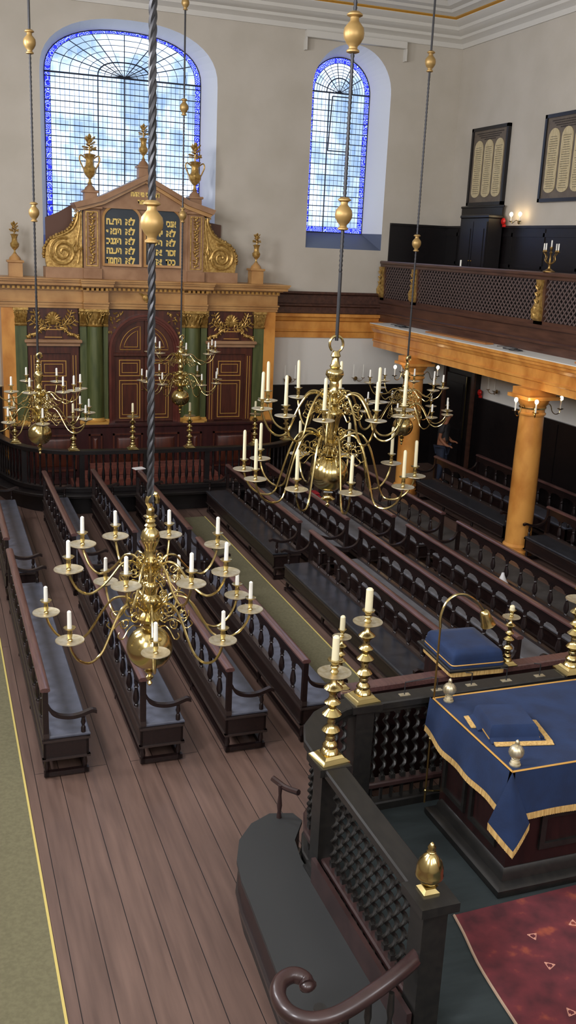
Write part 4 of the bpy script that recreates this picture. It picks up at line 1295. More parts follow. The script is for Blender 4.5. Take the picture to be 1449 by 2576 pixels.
ME_CANDLE = {}
def chandelier(name_label, loc, kind, rod, balls, up, low, clab, shortname, s=1.0):
    """loc is the globe centre; heights below are relative to it"""
    x, y, z = loc
    t = thing('chandelier', name_label, 'chandelier', loc, 0, 'hanging brass chandeliers')
    big = kind == 'big'
    if big:
        prof = [(0.004, -0.43), (0.022, -0.42), (0.03, -0.40), (0.014, -0.385), (0.014, -0.36), (0.075, -0.335), (0.09, -0.32), (0.06, -0.30), (0.05, -0.27), (0.06, -0.24)]
        shaft = [(0.09, 0.22), (0.10, 0.25), (0.055, 0.28), (0.06, 0.34), (0.10, 0.36), (0.10, 0.39), (0.055, 0.42), (0.065, 0.46), (0.065, 0.50), (0.10, 0.68), (0.13, 0.72), (0.13, 0.76), (0.11, 0.78), (0.06, 0.82), (0.08, 0.86), (0.055, 0.90), (0.05, 0.96), (0.075, 0.99), (0.05, 1.02), (0.06, 1.08), (0.05, 1.12), (0.085, 1.16), (0.11, 1.20), (0.10, 1.25), (0.05, 1.28), (0.07, 1.30), (0.05, 1.33), (0.04, 1.40), (0.06, 1.42), (0.05, 1.45), (0.035, 1.48)]
        gl = [(0.235*cos(a), 0.225*sin(a)) for a in [radians(-80+10*i) for i in range(17)]]
        rod0 = 1.62
    else:
        prof = [(0.004, -0.32), (0.014, -0.31), (0.022, -0.295), (0.010, -0.275), (0.028, -0.255), (0.03, -0.24), (0.014, -0.225), (0.038, -0.20), (0.042, -0.19), (0.022, -0.17), (0.03, -0.15)]
        shaft = [(0.05, 0.15), (0.055, 0.19), (0.04, 0.205), (0.10, 0.225), (0.105, 0.25), (0.07, 0.265), (0.045, 0.29), (0.05, 0.33), (0.075, 0.37), (0.075, 0.40), (0.04, 0.43), (0.045, 0.46), (0.062, 0.49), (0.062, 0.51), (0.04, 0.53), (0.045, 0.56), (0.058, 0.59), (0.045, 0.62), (0.04, 0.66), (0.062, 0.685), (0.062, 0.70), (0.04, 0.73), (0.045, 0.80), (0.066, 0.84), (0.072, 0.88), (0.06, 0.92), (0.03, 0.95), (0.045, 0.965), (0.03, 0.98), (0.038, 1.0), (0.026, 1.02), (0.052, 1.035), (0.02, 1.045)]
        gl = [(0.176*cos(a), 0.170*sin(a)) for a in [radians(-80+10*i) for i in range(17)]]
        rod0 = 1.14
    MB().lathe(shaft, 20).build('shaft', BRASS, t, None, 50)
    MB().lathe(gl, 28).build('globe', BRASS, t, None, 60)
    MB().lathe(prof, 16).build('pendant', BRASS, t, None, 50)
    hk = MB()
    if big:
        hk.tube([(0.085*cos(a), 0, 1.56+0.095*sin(a)) for a in [radians(-115+14.4*i) for i in range(25)]], 0.016, 8)
    else:
        hk.tube(spline([(0, 0, 1.03), (0.0, 0, 1.10), (-0.02, 0, 1.15), (0.0, 0, 1.19), (0.035, 0, 1.20), (0.05, 0, 1.16), (0.045, 0, 1.13)], 4), [0.03]*4+[0.02]*21, 8)
    hk.build('hook', BRASS, t)
    # iron suspension rod with gilded balls
    rtop = ZC-0.0-z
    rr, tw = rod
    ro = MB()
    if tw:
        n, hgt = 520, rtop-rod0
        for q in (0, 1, 2):
            ro.tube([(rr*0.5*cos(2*pi*q/3+26*u*hgt), rr*0.5*sin(2*pi*q/3+26*u*hgt), rod0+hgt*u) for u in [i/n for i in range(n+1)]], rr*0.62, 5)
    else:
        n, hgt = 60, rtop-rod0
        ro.tube([(0, 0, rod0-0.02), (0, 0, rod0+hgt*0.12)], rr, 8)
        ro.lathe([(rr*(0.75+0.35*(i % 2)), rod0+hgt*0.12+hgt*0.5*i/120) for i in range(121)], 7)
        ro.tube([(0, 0, rod0+hgt*0.62), (0, 0, rtop)], rr, 8)
    r_o = ro.build('suspension_rod', IRON, t)
    for bz, br in balls:
        k = br
        MB().lathe([(0.35*k, -1.75*k), (0.62*k, -1.65*k), (0.62*k, -1.5*k), (0.42*k, -1.35*k), (0.42*k, -1.15*k), (0.7*k, -0.85*k), (0.95*k, -0.4*k), (1.0*k, 0), (0.92*k, 0.45*k), (0.6*k, 0.85*k), (0.42*k, 1.05*k), (0.42*k, 1.35*k), (0.75*k, 1.5*k), (0.75*k, 1.62*k), (0.45*k, 1.85*k)], 20).build('gilded_ball', GILTBALL, r_o, (0, 0, bz-z), 50)
    # branches
    for tier, (R, zr, zp, sw, angs, pr) in (('upper', up), ('lower', low)):
        am = arm_mesh(R, zr, zp, sw, 0.013 if big else 0.0095).mesh('branch', BRASS)
        pm = MB().lathe([(0.015, zp-0.035), (0.03, zp-0.02), (pr*0.7, zp-0.006), (pr, zp+0.008), (pr*0.99, zp+0.014), (pr*0.65, zp+0.002), (0.02, zp+0.002)], 22, (R, 0, 0)).mesh('drip_pan', BRASSPAN, 50)
        q = 1.25 if big else 1.0
        sm = MB().lathe([(0.012*q, zp), (0.02*q, zp+0.012*q), (0.012*q, zp+0.025*q), (0.019*q, zp+0.045*q), (0.016*q, zp+0.085*q), (0.042*q, zp+0.10*q), (0.043*q, zp+0.105*q), (0.02*q, zp+0.10*q)], 14, (R, 0, 0)).mesh('socket', BRASS, 50)
        for a in angs:
            ar = radians(a)
            ao = link('branch', am, t, None, (0, 0, ar))
            link('drip_pan', pm, ao)
            link('socket', sm, ao)
            ch = 0.34 if big else 0.125
            key = (big,)
            if key not in ME_CANDLE:
                rc = 0.020 if big else 0.0145
                ME_CANDLE[key] = MB().lathe([(rc*1.1, 0), (rc, ch*0.95), (rc*0.6, ch), (0.003, ch+0.003)], 10).mesh('candle', CREAMWAX if big else WAX)
            c = link('candle', ME_CANDLE[key], None, (x+R*cos(ar), y+R*sin(ar), z+zp+0.098*q))
            c.rotation_euler = (radians(random.uniform(-1, 1)), radians(random.uniform(-1, 1)), 0)
            c.scale = (1, 1, random.uniform(0.92, 1.08))
            tag(c, '%s on the %s ring of %s' % (clab, tier, shortname), 'candle', 'candles on the %s ring of %s' % (tier, shortname))
    return t
UP8 = [-169, -117, -75, -42, 21, 64, 104, 134]
LO8 = [-148, -99, -60, -10, 14, 60, 106, 168]
def rot8(base, d):
    return [a+d for a in base]
chandelier('brass chandelier hanging nearest the camera from a thick twisted rod', (1.42, 6.67, 2.32), 'small', (0.026, True), [(5.41, 0.078)],
           (0.62, 0.62, 0.70, 0.02, UP8, 0.105), (0.76, 0.30, 0.28, 0.0, LO8, 0.10), 'short white candle', 'the nearest chandelier')
chandelier('large brass chandelier with long cream candles in the middle of the room', (4.45, 10.54, 2.65), 'big', (0.022, False), [(7.55, 0.115), (5.67, 0.10)],
           (0.88, 0.86, 0.79, 0.06, [-150, -119, -79, -43, -12, 27, 62, 98, 134, 177], 0.125), (1.04, 0.36, 0.01, 0.0, [-168, -133, -99, -57, -22, 18, 54, 90, 126, 163], 0.135), 'long cream candle', 'the large middle chandelier')
chandelier('brass chandelier at the left edge, hanging before the left door of the ark', (1.42, 14.6, 2.42), 'small', (0.017, False), [(7.8, 0.085), (5.6, 0.075)],
           (0.62, 0.55, 0.70, 0.02, [-133, -107, -62, -42, -20, 58, 101, 170], 0.105), (0.76, 0.30, 0.28, 0.0, [-174, -130, -92, -35, 8, 30, 75, 120], 0.10), 'short white candle', 'the left chandelier')
chandelier('brass chandelier hanging before the central doors of the ark, the farthest away', (4.45, 18.2, 2.36), 'small', (0.017, False), [(9.33, 0.07), (7.62, 0.08), (5.76, 0.075)],
           (0.66, 0.75, 0.90, 0.02, [-165, -140, -95, -52, -15, 10, 75, 125], 0.105), (0.76, 0.36, 0.34, 0.02, [-160, -178, -130, -72, -40, 5, 50, 110], 0.10), 'short white candle', 'the farthest chandelier')
chandelier('brass chandelier at the right, half behind the large one, near the orange columns', (7.48, 14.6, 2.40), 'small', (0.017, False), [(8.15, 0.085), (5.43, 0.075)],
           (0.62, 0.55, 0.70, 0.02, [-160, -118, -70, -30, 12, 50, 100, 145], 0.105), (0.76, 0.30, 0.28, 0.0, [-175, -125, -80, -45, -12, 25, 80, 120], 0.10), 'short white candle', 'the right chandelier')

# ================================================================== PEWS
BALP = [(0.020, 0), (0.020, 0.04), (0.012, 0.055), (0.022, 0.08), (0.030, 0.13), (0.026, 0.20), (0.016, 0.27), (0.014, 0.29), (0.022, 0.305), (0.014, 0.32), (0.020, 0.36), (0.020, 0.42)]
PEWBAL = MB().lathe(BALP, 8).mesh('baluster', PEWWOOD)
LEGM = MB().lathe([(0.03, 0), (0.03, 0.03), (0.018, 0.05), (0.03, 0.10), (0.022, 0.15), (0.03, 0.18), (0.03, 0.2)], 10).mesh('leg', PEWWOOD)
POSTM = MB().lathe([(0.024, 0), (0.024, 0.05), (0.014, 0.07), (0.026, 0.11), (0.018, 0.15), (0.024, 0.17)], 10).mesh('arm_post', PEWWOOD)
def arm_board(s):
    """curved pew arm in the x-z plane, swept with a rectangular section"""
    cp = [(0.0, 0.84), (0.035, 0.78), (0.07, 0.72), (0.14, 0.675), (0.24, 0.655), (0.33, 0.66), (0.41, 0.685), (0.46, 0.70), (0.50, 0.69)]
    pts = spline([(a, 0, b) for a, b in cp], 4)
    rs = []
    for i, p in enumerate(pts):
        hh = 0.035-0.015*min(1, i/10)
        rs.append([(s*p.x, -0.028, p.z-hh), (s*p.x, 0.028, p.z-hh), (s*p.x, 0.028, p.z+hh*0.6), (s*p.x, -0.028, p.z+hh*0.6)])
    mb = MB().rings(rs)
    mb.lathe([(0.03, -0.03), (0.035, 0), (0.03, 0.03)], 10).v
    return mb
def arm_mb(s):
    cp = [(0.0, 0.84), (0.035, 0.78), (0.07, 0.72), (0.14, 0.675), (0.24, 0.655), (0.33, 0.66), (0.41, 0.685), (0.46, 0.70), (0.505, 0.685)]
    pts = spline([(a, 0, b) for a, b in cp], 4)
    rs = []
    for i, p in enumerate(pts):
        hh = 0.042-0.018*min(1, i/12)
        rs.append([(s*p.x, -0.027, p.z-hh), (s*p.x, 0.027, p.z-hh), (s*p.x, 0.027, p.z+hh*0.6), (s*p.x, -0.027, p.z+hh*0.6)])
    return MB().rings(rs)

def pew(s, L):
    """s=+1 seat to the +x side of the back; local origin at the near end of the back, runs to +y"""
    P = {}
    SD = 0.44
    X = lambda a, b: (min(s*a, s*b), max(s*a, s*b))
    mb = MB().rings([[(a, 0, z), (b, 0, z), (b, L, z), (a, L, z)] for a, b, z in ((-0.03, 0.03, 0.955), (-0.048, 0.048, 0.965), (-0.048, 0.048, 0.985), (-0.03, 0.03, 0.998), (-0.012, 0.012, 1.0))])
    P['top_rail'] = (mb, RAILWOOD)
    n = max(2, int(round(L/0.40)))
    st = L/n
    zb, zt = 0.80, 0.957
    pts = [(0, zt), (0, zb)]
    for k in range(n):
        y0, y1 = k*st+0.05, (k+1)*st-0.05
        pts += [(y0, zb)] if k else [(0.05, zb)]
        for q in range(7):
            a = pi-pi*q/6
            pts.append(((y0+y1)/2+(y1-y0)/2*cos(a), zb+0.05*sin(a)))
    pts += [(L, zb), (L, zt)]
    P['back_panel'] = (MB().prism(pts, 0, -0.014, 0.014), PEWWOOD)
    P['lower_rail'] = (MB().box(-0.03, 0.03, 0, L, 0.45, 0.50), PEWEDGE)
    x0, x1 = X(-0.02, SD)
    P['seat'] = (MB().cbox(x0+0.01*(s > 0), x1-0.01*(s < 0), 0.01, L-0.01, 0.425, 0.465, 0.012), SEAT)
    x0, x1 = X(-0.03, SD-0.02)
    bx = MB().box(x0, x1, 0.0, 0.03, 0.22, 0.42).box(x0, x1, L-0.03, L, 0.22, 0.42)
    bx.box(x0, x0+0.025, 0, L, 0.22, 0.42).box(x1-0.025, x1, 0, L, 0.22, 0.42)
    P['seat_box'] = (bx, PEWWOOD)
    ed = MB()
    for z in (0.405, 0.205):
        ed.box(x0-0.015, x1+0.015, -0.015, 0.03, z, z+0.022).box(x0-0.015, x1+0.015, L-0.03, L+0.015, z, z+0.022)
        ed.box(x0-0.015, x0+0.02, -0.015, L+0.015, z, z+0.022).box(x1-0.02, x1+0.015, -0.015, L+0.015, z, z+0.022)
    P['box_moulding'] = (ed, PEWEDGE)
    lo = MB().box(x0+0.01, x0+0.05, 0, L, 0.02, 0.07).box(x1-0.05, x1-0.01, 0, L, 0.02, 0.07)
    lo.box(x0, x1, 0.0, 0.05, 0.02, 0.07).box(x0, x1, L-0.05, L, 0.02, 0.07)
    P['foot_rail'] = (lo, PEWWOOD)
    M_ = {k: v[0].mesh(k, v[1]) for k, v in P.items()}
    am = arm_mb(s).mesh('arm', PEWWOOD)
    pm = MB().box(-0.028, 0.028, -0.028, 0.028, 0.43, 0.96).mesh('end_post', PEWWOOD)
    return dict(M=M_, n=n, st=st, arm=am, post=pm, L=L, s=s, SD=SD)
PEWS = {}
def place_pew(x, y0, y1, s, label, group, cloth=None):  # cloth: seat material of the row, greyed by painted reflection in some rows
    L = round(y1-y0, 2)
    if (s, L) not in PEWS:
        PEWS[(s, L)] = pew(s, L)
    P = PEWS[(s, L)]
    t = thing('pew', label, 'pew', (x, y0, 0), 0, group)
    for k, me in P['M'].items():
        if k == 'seat' and cloth:
            me = me.copy()
            me.materials[0] = cloth
        link(k, me, t)
    for k in range(1, P['n']):
        link('baluster', PEWBAL, t, (0, k*P['st'], 0.48), None).scale = (1.2, 1.5, 0.80)
    for yy in (0.03, L-0.03):
        link('end_post', P['post'], t, (0, yy, 0))
        a = link('arm', P['arm'], t, (0, yy, 0))
        link('arm_post', POSTM, a, (s*0.37, 0, 0.466))
    nl = 4
    for k in range(nl):
        yy = 0.04+(L-0.08)*k/(nl-1)
        for xx in (0.0, P['SD']-0.06):
            link('leg', LEGM, t, (s*xx, yy, 0.02))
    return t
NR = (8.88, 13.50)
FR = (14.02, 18.20)
LXS = [(0.85, 'the row nearest the left aisle'), (1.83, 'the second row from the left aisle'), (2.75, 'the third row from the left aisle'), (3.61, 'the row on the left of the middle runner')]
RXS = [(5.45, 'the row on the right of the middle runner'), (6.30, 'the second row right of the middle runner'), (7.15, 'the third row right of the middle runner'), (8.09, 'the fourth row right of the middle runner'), (9.75, 'the row behind the orange columns')]
for x, w in LXS:
    place_pew(x, NR[0], NR[1], 1, 'dark wooden pew, near half of %s' % w, 'dark pews left of the middle runner')
    place_pew(x, FR[0], FR[1], 1, 'dark wooden pew, far half of %s' % w, 'dark pews left of the middle runner')
for x, w in RXS:
    cl = SEATBLACK if x < 6 or x > 9 else SEATGREY
    if x > 9:
        a, b = (9.3, 14.04), (14.74, 18.3)
        x = 9.78
    else:
        a, b = NR, FR
    place_pew(x if x < 9 else 10.24, a[0], a[1], -1, 'dark wooden pew, near half of %s' % w, 'dark pews right of the middle runner', cl)
    place_pew(x if x < 9 else 10.24, b[0], b[1], -1, 'dark wooden pew, far half of %s' % w, 'dark pews right of the middle runner', cl)
place_pew(11.3, 9.0, 13.9, -1, 'dark wooden pew, near half of the row against the right wall', 'dark pews right of the middle runner')
place_pew(11.3, 14.3, 18.3, -1, 'dark wooden pew, far half of the row against the right wall', 'dark pews right of the middle runner')

# things left on the pews
b = MB().cbox(-0.11, 0.11, -0.08, 0.08, 0, 0.015, 0.003).box(-0.10, 0.10, -0.07, 0.07, 0.015, 0.022).xform(Matrix.Rotation(0.3, 4, 'Z')).build('open_book', PAPER, None, (3.61, 18.05, 1.001))
tag(b, 'white open book lying on the far end of a pew back before the ark', 'book')
b = MB().cbox(-0.12, 0.12, -0.16, 0.16, 0, 0.10, 0.03).cbox(-0.09, 0.1, -0.14, 0.1, 0.10, 0.15, 0.02).build('folded_shawl', REDCLOTH, None, (6.93, 17.2, 0.466))
tag(b, 'red folded cloth on a pew seat right of the large chandelier globe', 'cloth')
b = MB().box(-0.1, 0.1, -0.14, 0.14, 0, 0.004).box(-0.1, 0.1, -0.14, 0.14, 0.0045, 0.007).build('paper_sheet', PAPER, None, (7.9, 13.1, 0.466))
tag(b, 'sheet of white paper on a pew seat right of the large chandelier', 'paper')
b = MB().lathe([(0.11, 0), (0.10, 0.03), (0.06, 0.09), (0.03, 0.16), (0.02, 0.2)], 12).build('cloth_bundle', PAPER, None, (7.93, 11.8, 0.467))
tag(b, 'small pale cloth bundle on a pew seat below the nearer orange column', 'cloth')

# ================================================================== THE READING PLATFORM (BIMAH)
BZ = 0.40
bi = thing('reading_platform', 'railed black reading platform in the right foreground, with a green floor', 'platform', (0, 0, 0))
flp = [(2.62, -1.0), (6.9, -1.0), (6.9, 7.05), (3.2, 7.05), (2.85, 6.85), (2.62, 6.4)]
MB().prism(flp, 2, 0.0, BZ-0.02).build('podium', BIMAHWOOD, bi)
MB().prism([(a+(0.03 if a < 4 else -0.03), b-(0.03 if b > 0 else -0.03)) for a, b in flp], 2, BZ-0.02, BZ).build('floor_covering', DARKGREEN, bi)
BP = [(2.70, 4.36), (2.70, 6.05)] + [(3.36-0.66*cos(radians(a)), 6.28+0.66*sin(radians(a))) for a in (10, 30, 50, 70, 88)] + [(3.5, 6.93), (6.2, 7.0)]
MB().bar([(a, b, 1.47) for a, b in BP], 0.092, (0.035, 0.03)).box(2.57, 2.83, 4.28, 4.56, 1.44, 1.503).box(2.57, 2.83, 5.93, 6.22, 1.44, 1.503).box(3.22, 3.50, 6.80, 7.08, 1.44, 1.503).build('handrail', BIMAHWOOD, bi)
MB().bar([(a, b, 1.41) for a, b in BP], 0.05, (0.03, 0.025)).build('upper_moulding', BIMAHWOOD, bi)
MB().bar([(a, b, 0.66) for a, b in BP], 0.055, (0.025, 0.02)).build('lower_rail', DARKRAIL, bi)
MB().bar([(a, b, 0.42) for a, b in BP], 0.06, (0.03, 0.06)).build('base_rail', BIMAHWOOD, bi)
for x, y in ((2.70, 4.42), (2.70, 6.08), (3.36, 6.93), (5.9, 6.98)):
    MB().cbox(x-0.085, x+0.085, y-0.085, y+0.085, 0.40, 1.44, 0.01).box(x-0.12, x+0.12, y-0.12, y+0.12, 0.395, 0.50).box(x-0.10, x+0.10, y-0.10, y+0.10, 0.50, 0.55).build('post', BIMAHWOOD, bi)
def twist(hh, r0, amp, turns, n=10, m=26):
    rs = []
    for k in range(m+1):
        u = k/m
        e = min(1, u/0.12, (1-u)/0.12)
        rr = []
        for i in range(n):
            th = 2*pi*i/n
            r = r0+amp*e*cos(2*(th-turns*2*pi*u))
            rr.append((r*cos(th), r*sin(th), 0.05+(hh-0.1)*u))
        rs.append(rr)
    mb = MB().rings(rs)
    mb.box(-0.022, 0.022, -0.022, 0.022, 0, 0.05).box(-0.022, 0.022, -0.022, 0.022, hh-0.05, hh)
    return mb
def twist2(hh):
    """barley twist: stacked swelling turns round an axis that winds slightly"""
    rs = []
    n, m = 8, 40
    for k in range(m+1):
        u = k/m
        ph = u*2*pi*5
        e = min(1, u/0.08, (1-u)/0.08)
        cx_, cy_ = 0.016*e*cos(ph), 0.016*e*sin(ph)
        rs.append([(cx_+0.019*cos(2*pi*i/n), cy_+0.019*sin(2*pi*i/n), 0.04+(hh-0.08)*u) for i in range(n)])
    mb = MB().rings(rs)
    mb.box(-0.022, 0.022, -0.022, 0.022, 0, 0.045).box(-0.022, 0.022, -0.022, 0.022, hh-0.045, hh)
    return mb
TWM = twist2(0.70).mesh('twisted_baluster', BIMAHWOOD)
def along(path, step, skip):
    P = [Vector((a, b, 0)) for a, b in path]
    out, L, nx = [], 0.0, step*0.5
    for i in range(1, len(P)):
        seg = P[i]-P[i-1]
        while nx <= L+seg.length:
            p = P[i-1]+seg*((nx-L)/seg.length)
            if all((p-Vector((a, b, 0))).length > 0.12 for a, b in skip):
                out.append(p)
            nx += step
        L += seg.length
    return out
for p in along(BP, 0.105, [(2.70, 4.42), (2.70, 6.08), (3.36, 6.93), (5.9, 6.98)]):
    link('twisted_baluster', TWM, bi, (p.x, p.y, 0.68))
# pierced arcade under the lower rail
ar = MB()
for p in along(BP, 0.105, []):
    ar.box(p.x-0.012, p.x+0.012, p.y-0.012, p.y+0.012, 0.48, 0.64)
    ar.ball((p.x, p.y, 0.61), 0.026, 6, 4)
ar.build('pierced_arcade', BIMAHWOOD, bi)
# brass sockets with small iron brackets on the far handrail
for k, (x, y) in enumerate(((3.77, 6.93), (4.10, 6.94), (4.46, 6.95), (4.83, 6.95), (5.2, 6.96))):
    e = MB().box(x-0.05, x+0.05, y-0.025, y+0.025, 1.5005, 1.505).build('socket_plate', BRASSPAN, bi)
    MB().tube([(x, y, 1.505), (x, y, 1.62), (x-0.06 if k != 0 else x+0.28, y+0.02, 1.625)], 0.006, 6).build('iron_bracket', IRON, e)

# bench fixed to the left side of the platform
be = thing('curved_bench', 'wide black bench with a rounded end against the left side of the reading platform', 'bench', (0, 0, 0))
sp_ = [(2.60, 4.30), (1.97, 4.30), (1.98, 4.9), (2.01, 5.4), (2.04, 5.9)]
arc = [(2.05, 6.15), (2.09, 6.42), (2.19, 6.68), (2.36, 6.88), (2.56, 6.98), (2.76, 6.93), (2.80, 6.80), (2.64, 6.55), (2.60, 6.30)]
sp_ += arc
MB().prism(sp_, 2, 0.45, 0.485).build('seat', mat('bench_seat_leather', srgb(50, 51, 51), 0.55, spec=0.4), be)
def inset(poly, d):
    c = Vector((2.35, 5.6))
    out = []
    for a, b in poly:
        v = Vector((a, b))-c
        out.append((c.x+v.x*(1-d/0.5), c.y+v.y*(1-d/2.2)))
    return out
MB().prism(inset(sp_, 0.03), 2, 0.20, 0.45).build('apron', BIMAHRED, be)
MB().prism(inset(sp_, -0.005), 2, 0.17, 0.20).build('lower_moulding', PEWEDGE, be)
MB().prism(inset(sp_, 0.05), 2, 0.0, 0.17).build('plinth', BIMAHWOOD, be)
# back rail of the bench under the balusters, near end arm with its scroll
MB().box(2.565, 2.60, 4.34, 6.0, 0.64, 0.70).box(2.57, 2.60, 4.34, 6.0, 0.485, 0.64).build('back_rail', DARKRAIL, be)
armp = spline([(2.68, 4.42, 1.08), (2.5, 4.33, 1.06), (2.26, 4.25, 1.02), (2.03, 4.20, 0.98), (1.86, 4.21, 0.97), (1.75, 4.29, 0.98), (1.725, 4.41, 0.99), (1.77, 4.51, 1.0), (1.86, 4.55, 1.0), (1.93, 4.51, 0.99), (1.93, 4.45, 0.985)], 5)
MB().tube(armp, [0.050]*(len(armp)-8)+[0.050, 0.048, 0.046, 0.044, 0.043, 0.045, 0.05, 0.054], 12).ball((1.925, 4.46, 0.985), 0.05, 12, 8, (1, 1, 0.75)).build('scrolled_arm', DARKRAIL, be)
MB().lathe([(0.04, 0), (0.04, 0.08), (0.022, 0.1), (0.045, 0.2), (0.03, 0.36), (0.04, 0.42), (0.04, 0.47)], 12, (1.95, 4.30, 0.486)).build('arm_post', BIMAHWOOD, be)
for k, x in enumerate((2.1, 2.25, 2.4)):
    MB().lathe([(0.018, 0), (0.018, 0.06), (0.03, 0.15), (0.014, 0.3), (0.025, 0.36), (0.018, 0.49)], 8, (x, 4.26, 0.486)).build('arm_baluster', BIMAHWOOD, be)
a2 = MB().tube(spline([(2.72, 6.72, 0.82), (2.66, 6.86, 0.79), (2.62, 6.94, 0.80), (2.58, 7.0, 0.82)], 4), 0.026, 8).build('far_arm', DARKRAIL, be)
MB().lathe([(0.024, 0), (0.016, 0.06), (0.024, 0.12), (0.014, 0.22), (0.022, 0.32)], 10, (2.62, 6.90, 0.486)).build('far_arm_post', DARKRAIL, be)

# reading desk
DX0, DX1, DY0, DY1 = 4.00, 5.95, 5.52, 6.66
de = thing('reading_desk', 'dark mahogany reading desk under the blue cloth on the platform', 'desk', (0, 0, 0))
MB().box(DX0+0.06, DX1, DY0+0.06, DY1, BZ+0.001, 1.50).build('body', BIMAHRED, de)
MB().cbox(DX0-0.03, DX1, DY0-0.03, DY1+0.03, 1.50, 1.525, 0.008).build('desk_top', BIMAHWOOD, de)
MB().rings([[(DX0-a, DY0-a, z), (DX1, DY0-a, z), (DX1, DY1+a, z), (DX0-a, DY1+a, z)] for a, z in ((0.04, BZ+0.001), (0.05, BZ+0.03), (0.05, BZ+0.07), (0.02, BZ+0.09), (-0.02, BZ+0.10), (-0.03, BZ+0.16), (-0.045, BZ+0.19), (-0.055, BZ+0.2))]).build('plinth', BIMAHWOOD, de)
pn = MB()
frame(pn, DX0+0.35, DX0+1.1, BZ+0.32, 1.05, 0.05, DY0+0.035, DY0+0.061)
frame(pn, DX0+1.25, DX1-0.05, BZ+0.32, 1.05, 0.05, DY0+0.035, DY0+0.061)
pn.build('front_panel', BIMAHWOOD, de)
pn = MB()
for y0, y1 in ((DY0+0.2, DY0+0.62), (DY0+0.7, DY1-0.06)):
    pn.box(DX0+0.035, DX0+0.061, y0, y1, BZ+0.3, BZ+0.34).box(DX0+0.035, DX0+0.061, y0, y1, 1.05, 1.1).box(DX0+0.035, DX0+0.061, y0, y0+0.04, BZ+0.34, 1.05).box(DX0+0.035, DX0+0.061, y1-0.04, y1, BZ+0.34, 1.05)
pn.build('side_panel', BIMAHWOOD, de)

# blue cloth over the desk
ct = thing('desk_cloth', 'large navy cloth with gold braid and fringe draped over the reading desk', 'cloth', (0, 0, 0))
CX0, CX1, CY0, CY1, CZ = 3.955, 5.98, 5.475, 6.74, 1.53
cm = MB()
cm.box(CX0, CX1, CY0, CY1, CZ-0.006, CZ+0.003)
def drape(a, b, out, drop, wav, n=22, cuts=None):
    """a hanging sheet below the edge a-b; out is the outward direction; returns its lower edge"""
    a, b, out = Vector(a), Vector(b), Vector(out)
    rows = []
    m = 6
    for j in range(m+1):
        v = j/m
        r = []
        for i in range(n+1):
            u = i/n
            d = drop if not cuts else cuts(u)
            p = a.lerp(b, u)+Vector((0, 0, -d*v))+out*(0.012+wav*v*(0.5+0.5*sin(u*17+1.3))+0.02*v)
            r.append(tuple(p))
        rows.append(r)
    vs = [p for r in rows for p in r]
    fs = [(j*(n+1)+i, j*(n+1)+i+1, (j+1)*(n+1)+i+1, (j+1)*(n+1)+i) for j in range(m) for i in range(n)]
    return vs, fs, rows[-1], rows[0]
def fringe(edge, depth, parent, m=FRINGE, out=(0, 0, 0)):
    """pleated fringe below a polyline"""
    P = [Vector(p) for p in edge]
    dense = []
    for i in range(len(P)-1):
        k = max(1, int((P[i+1]-P[i]).length/0.008))
        for j in range(k):
            dense.append(P[i].lerp(P[i+1], j/k))
    dense.append(P[-1])
    o = Vector(out)
    top, bot = [], []
    for i, p in enumerate(dense):
        w = 0.0035*(i % 2)
        top.append(tuple(p+o*w+Vector((0, 0, 0.006))))
        bot.append(tuple(p+o*(w*1.6+0.004)+Vector((0, 0, -depth*(1-0.06*((i*7) % 5)/5)))))
    n = len(top)
    mb = MB().add(top+bot, [(i, i+1, n+i+1, n+i) for i in range(n-1)])
    return mb.build('fringe', m, parent, None, 80)
ls = drape((CX0, CY0+0.02, CZ), (CX0, CY1+0.04, CZ), (-1, 0, 0), 0.36, 0.02, 26, lambda u: 0.33-0.06*max(0, (u-0.72)/0.28))
cm.add(ls[0], ls[1])
fs_ = drape((CX0+0.02, CY0+0.004, CZ), (CX1, CY0, CZ), (0, -1, 0), 0.36, 0.015, 26)
cm.add(fs_[0], fs_[1])
# the corner of the cloth hangs in a folded point
cor = Vector((CX0, CY0, CZ))
A_, B_, T_ = Vector((CX0-0.15, CY0+0.03, CZ-0.43)), Vector((CX0+0.16, CY0-0.07, CZ-0.43)), Vector((CX0+0.0, CY0-0.10, CZ-0.60))
kp = []
nn = 8
for j in range(nn+1):
    v = j/nn
    a = cor.lerp(A_, v)
    b = cor.lerp(B_, v)
    for i in range(nn+1):
        u = i/nn
        p = a.lerp(b, u)+Vector((-0.35, -0.9, 0))*(0.05*sin(pi*u)*min(1, v*2.0))
        low_ = (T_-A_.lerp(B_, 0.5))*(1-abs(2*u-1))*max(0, (v-0.6)/0.4)
        kp.append(tuple(p+low_))
cm.add(kp, [(j*(nn+1)+i, j*(nn+1)+i+1, (j+1)*(nn+1)+i+1, (j+1)*(nn+1)+i) for j in range(nn) for i in range(nn)])
cm.build('velvet', NAVY, ct, None, 60)
fringe(ls[2], 0.05, ct, out=(-1, 0, 0))
fringe(fs_[2], 0.05, ct, out=(0, -1, 0))
fringe(kp[nn*(nn+1):], 0.055, ct, out=(-0.4, -0.9, 0))
br = MB()
for p, q in (((CX0, CY0), (CX0, CY1)), ((CX0, CY0), (CX1, CY0)), ((CX0, CY1), (CX1, CY1))):
    br.tube([(p[0], p[1], CZ+0.003), (q[0], q[1], CZ+0.003)], 0.0085, 6)
br.build('gold_braid', GILTFLAT, ct)

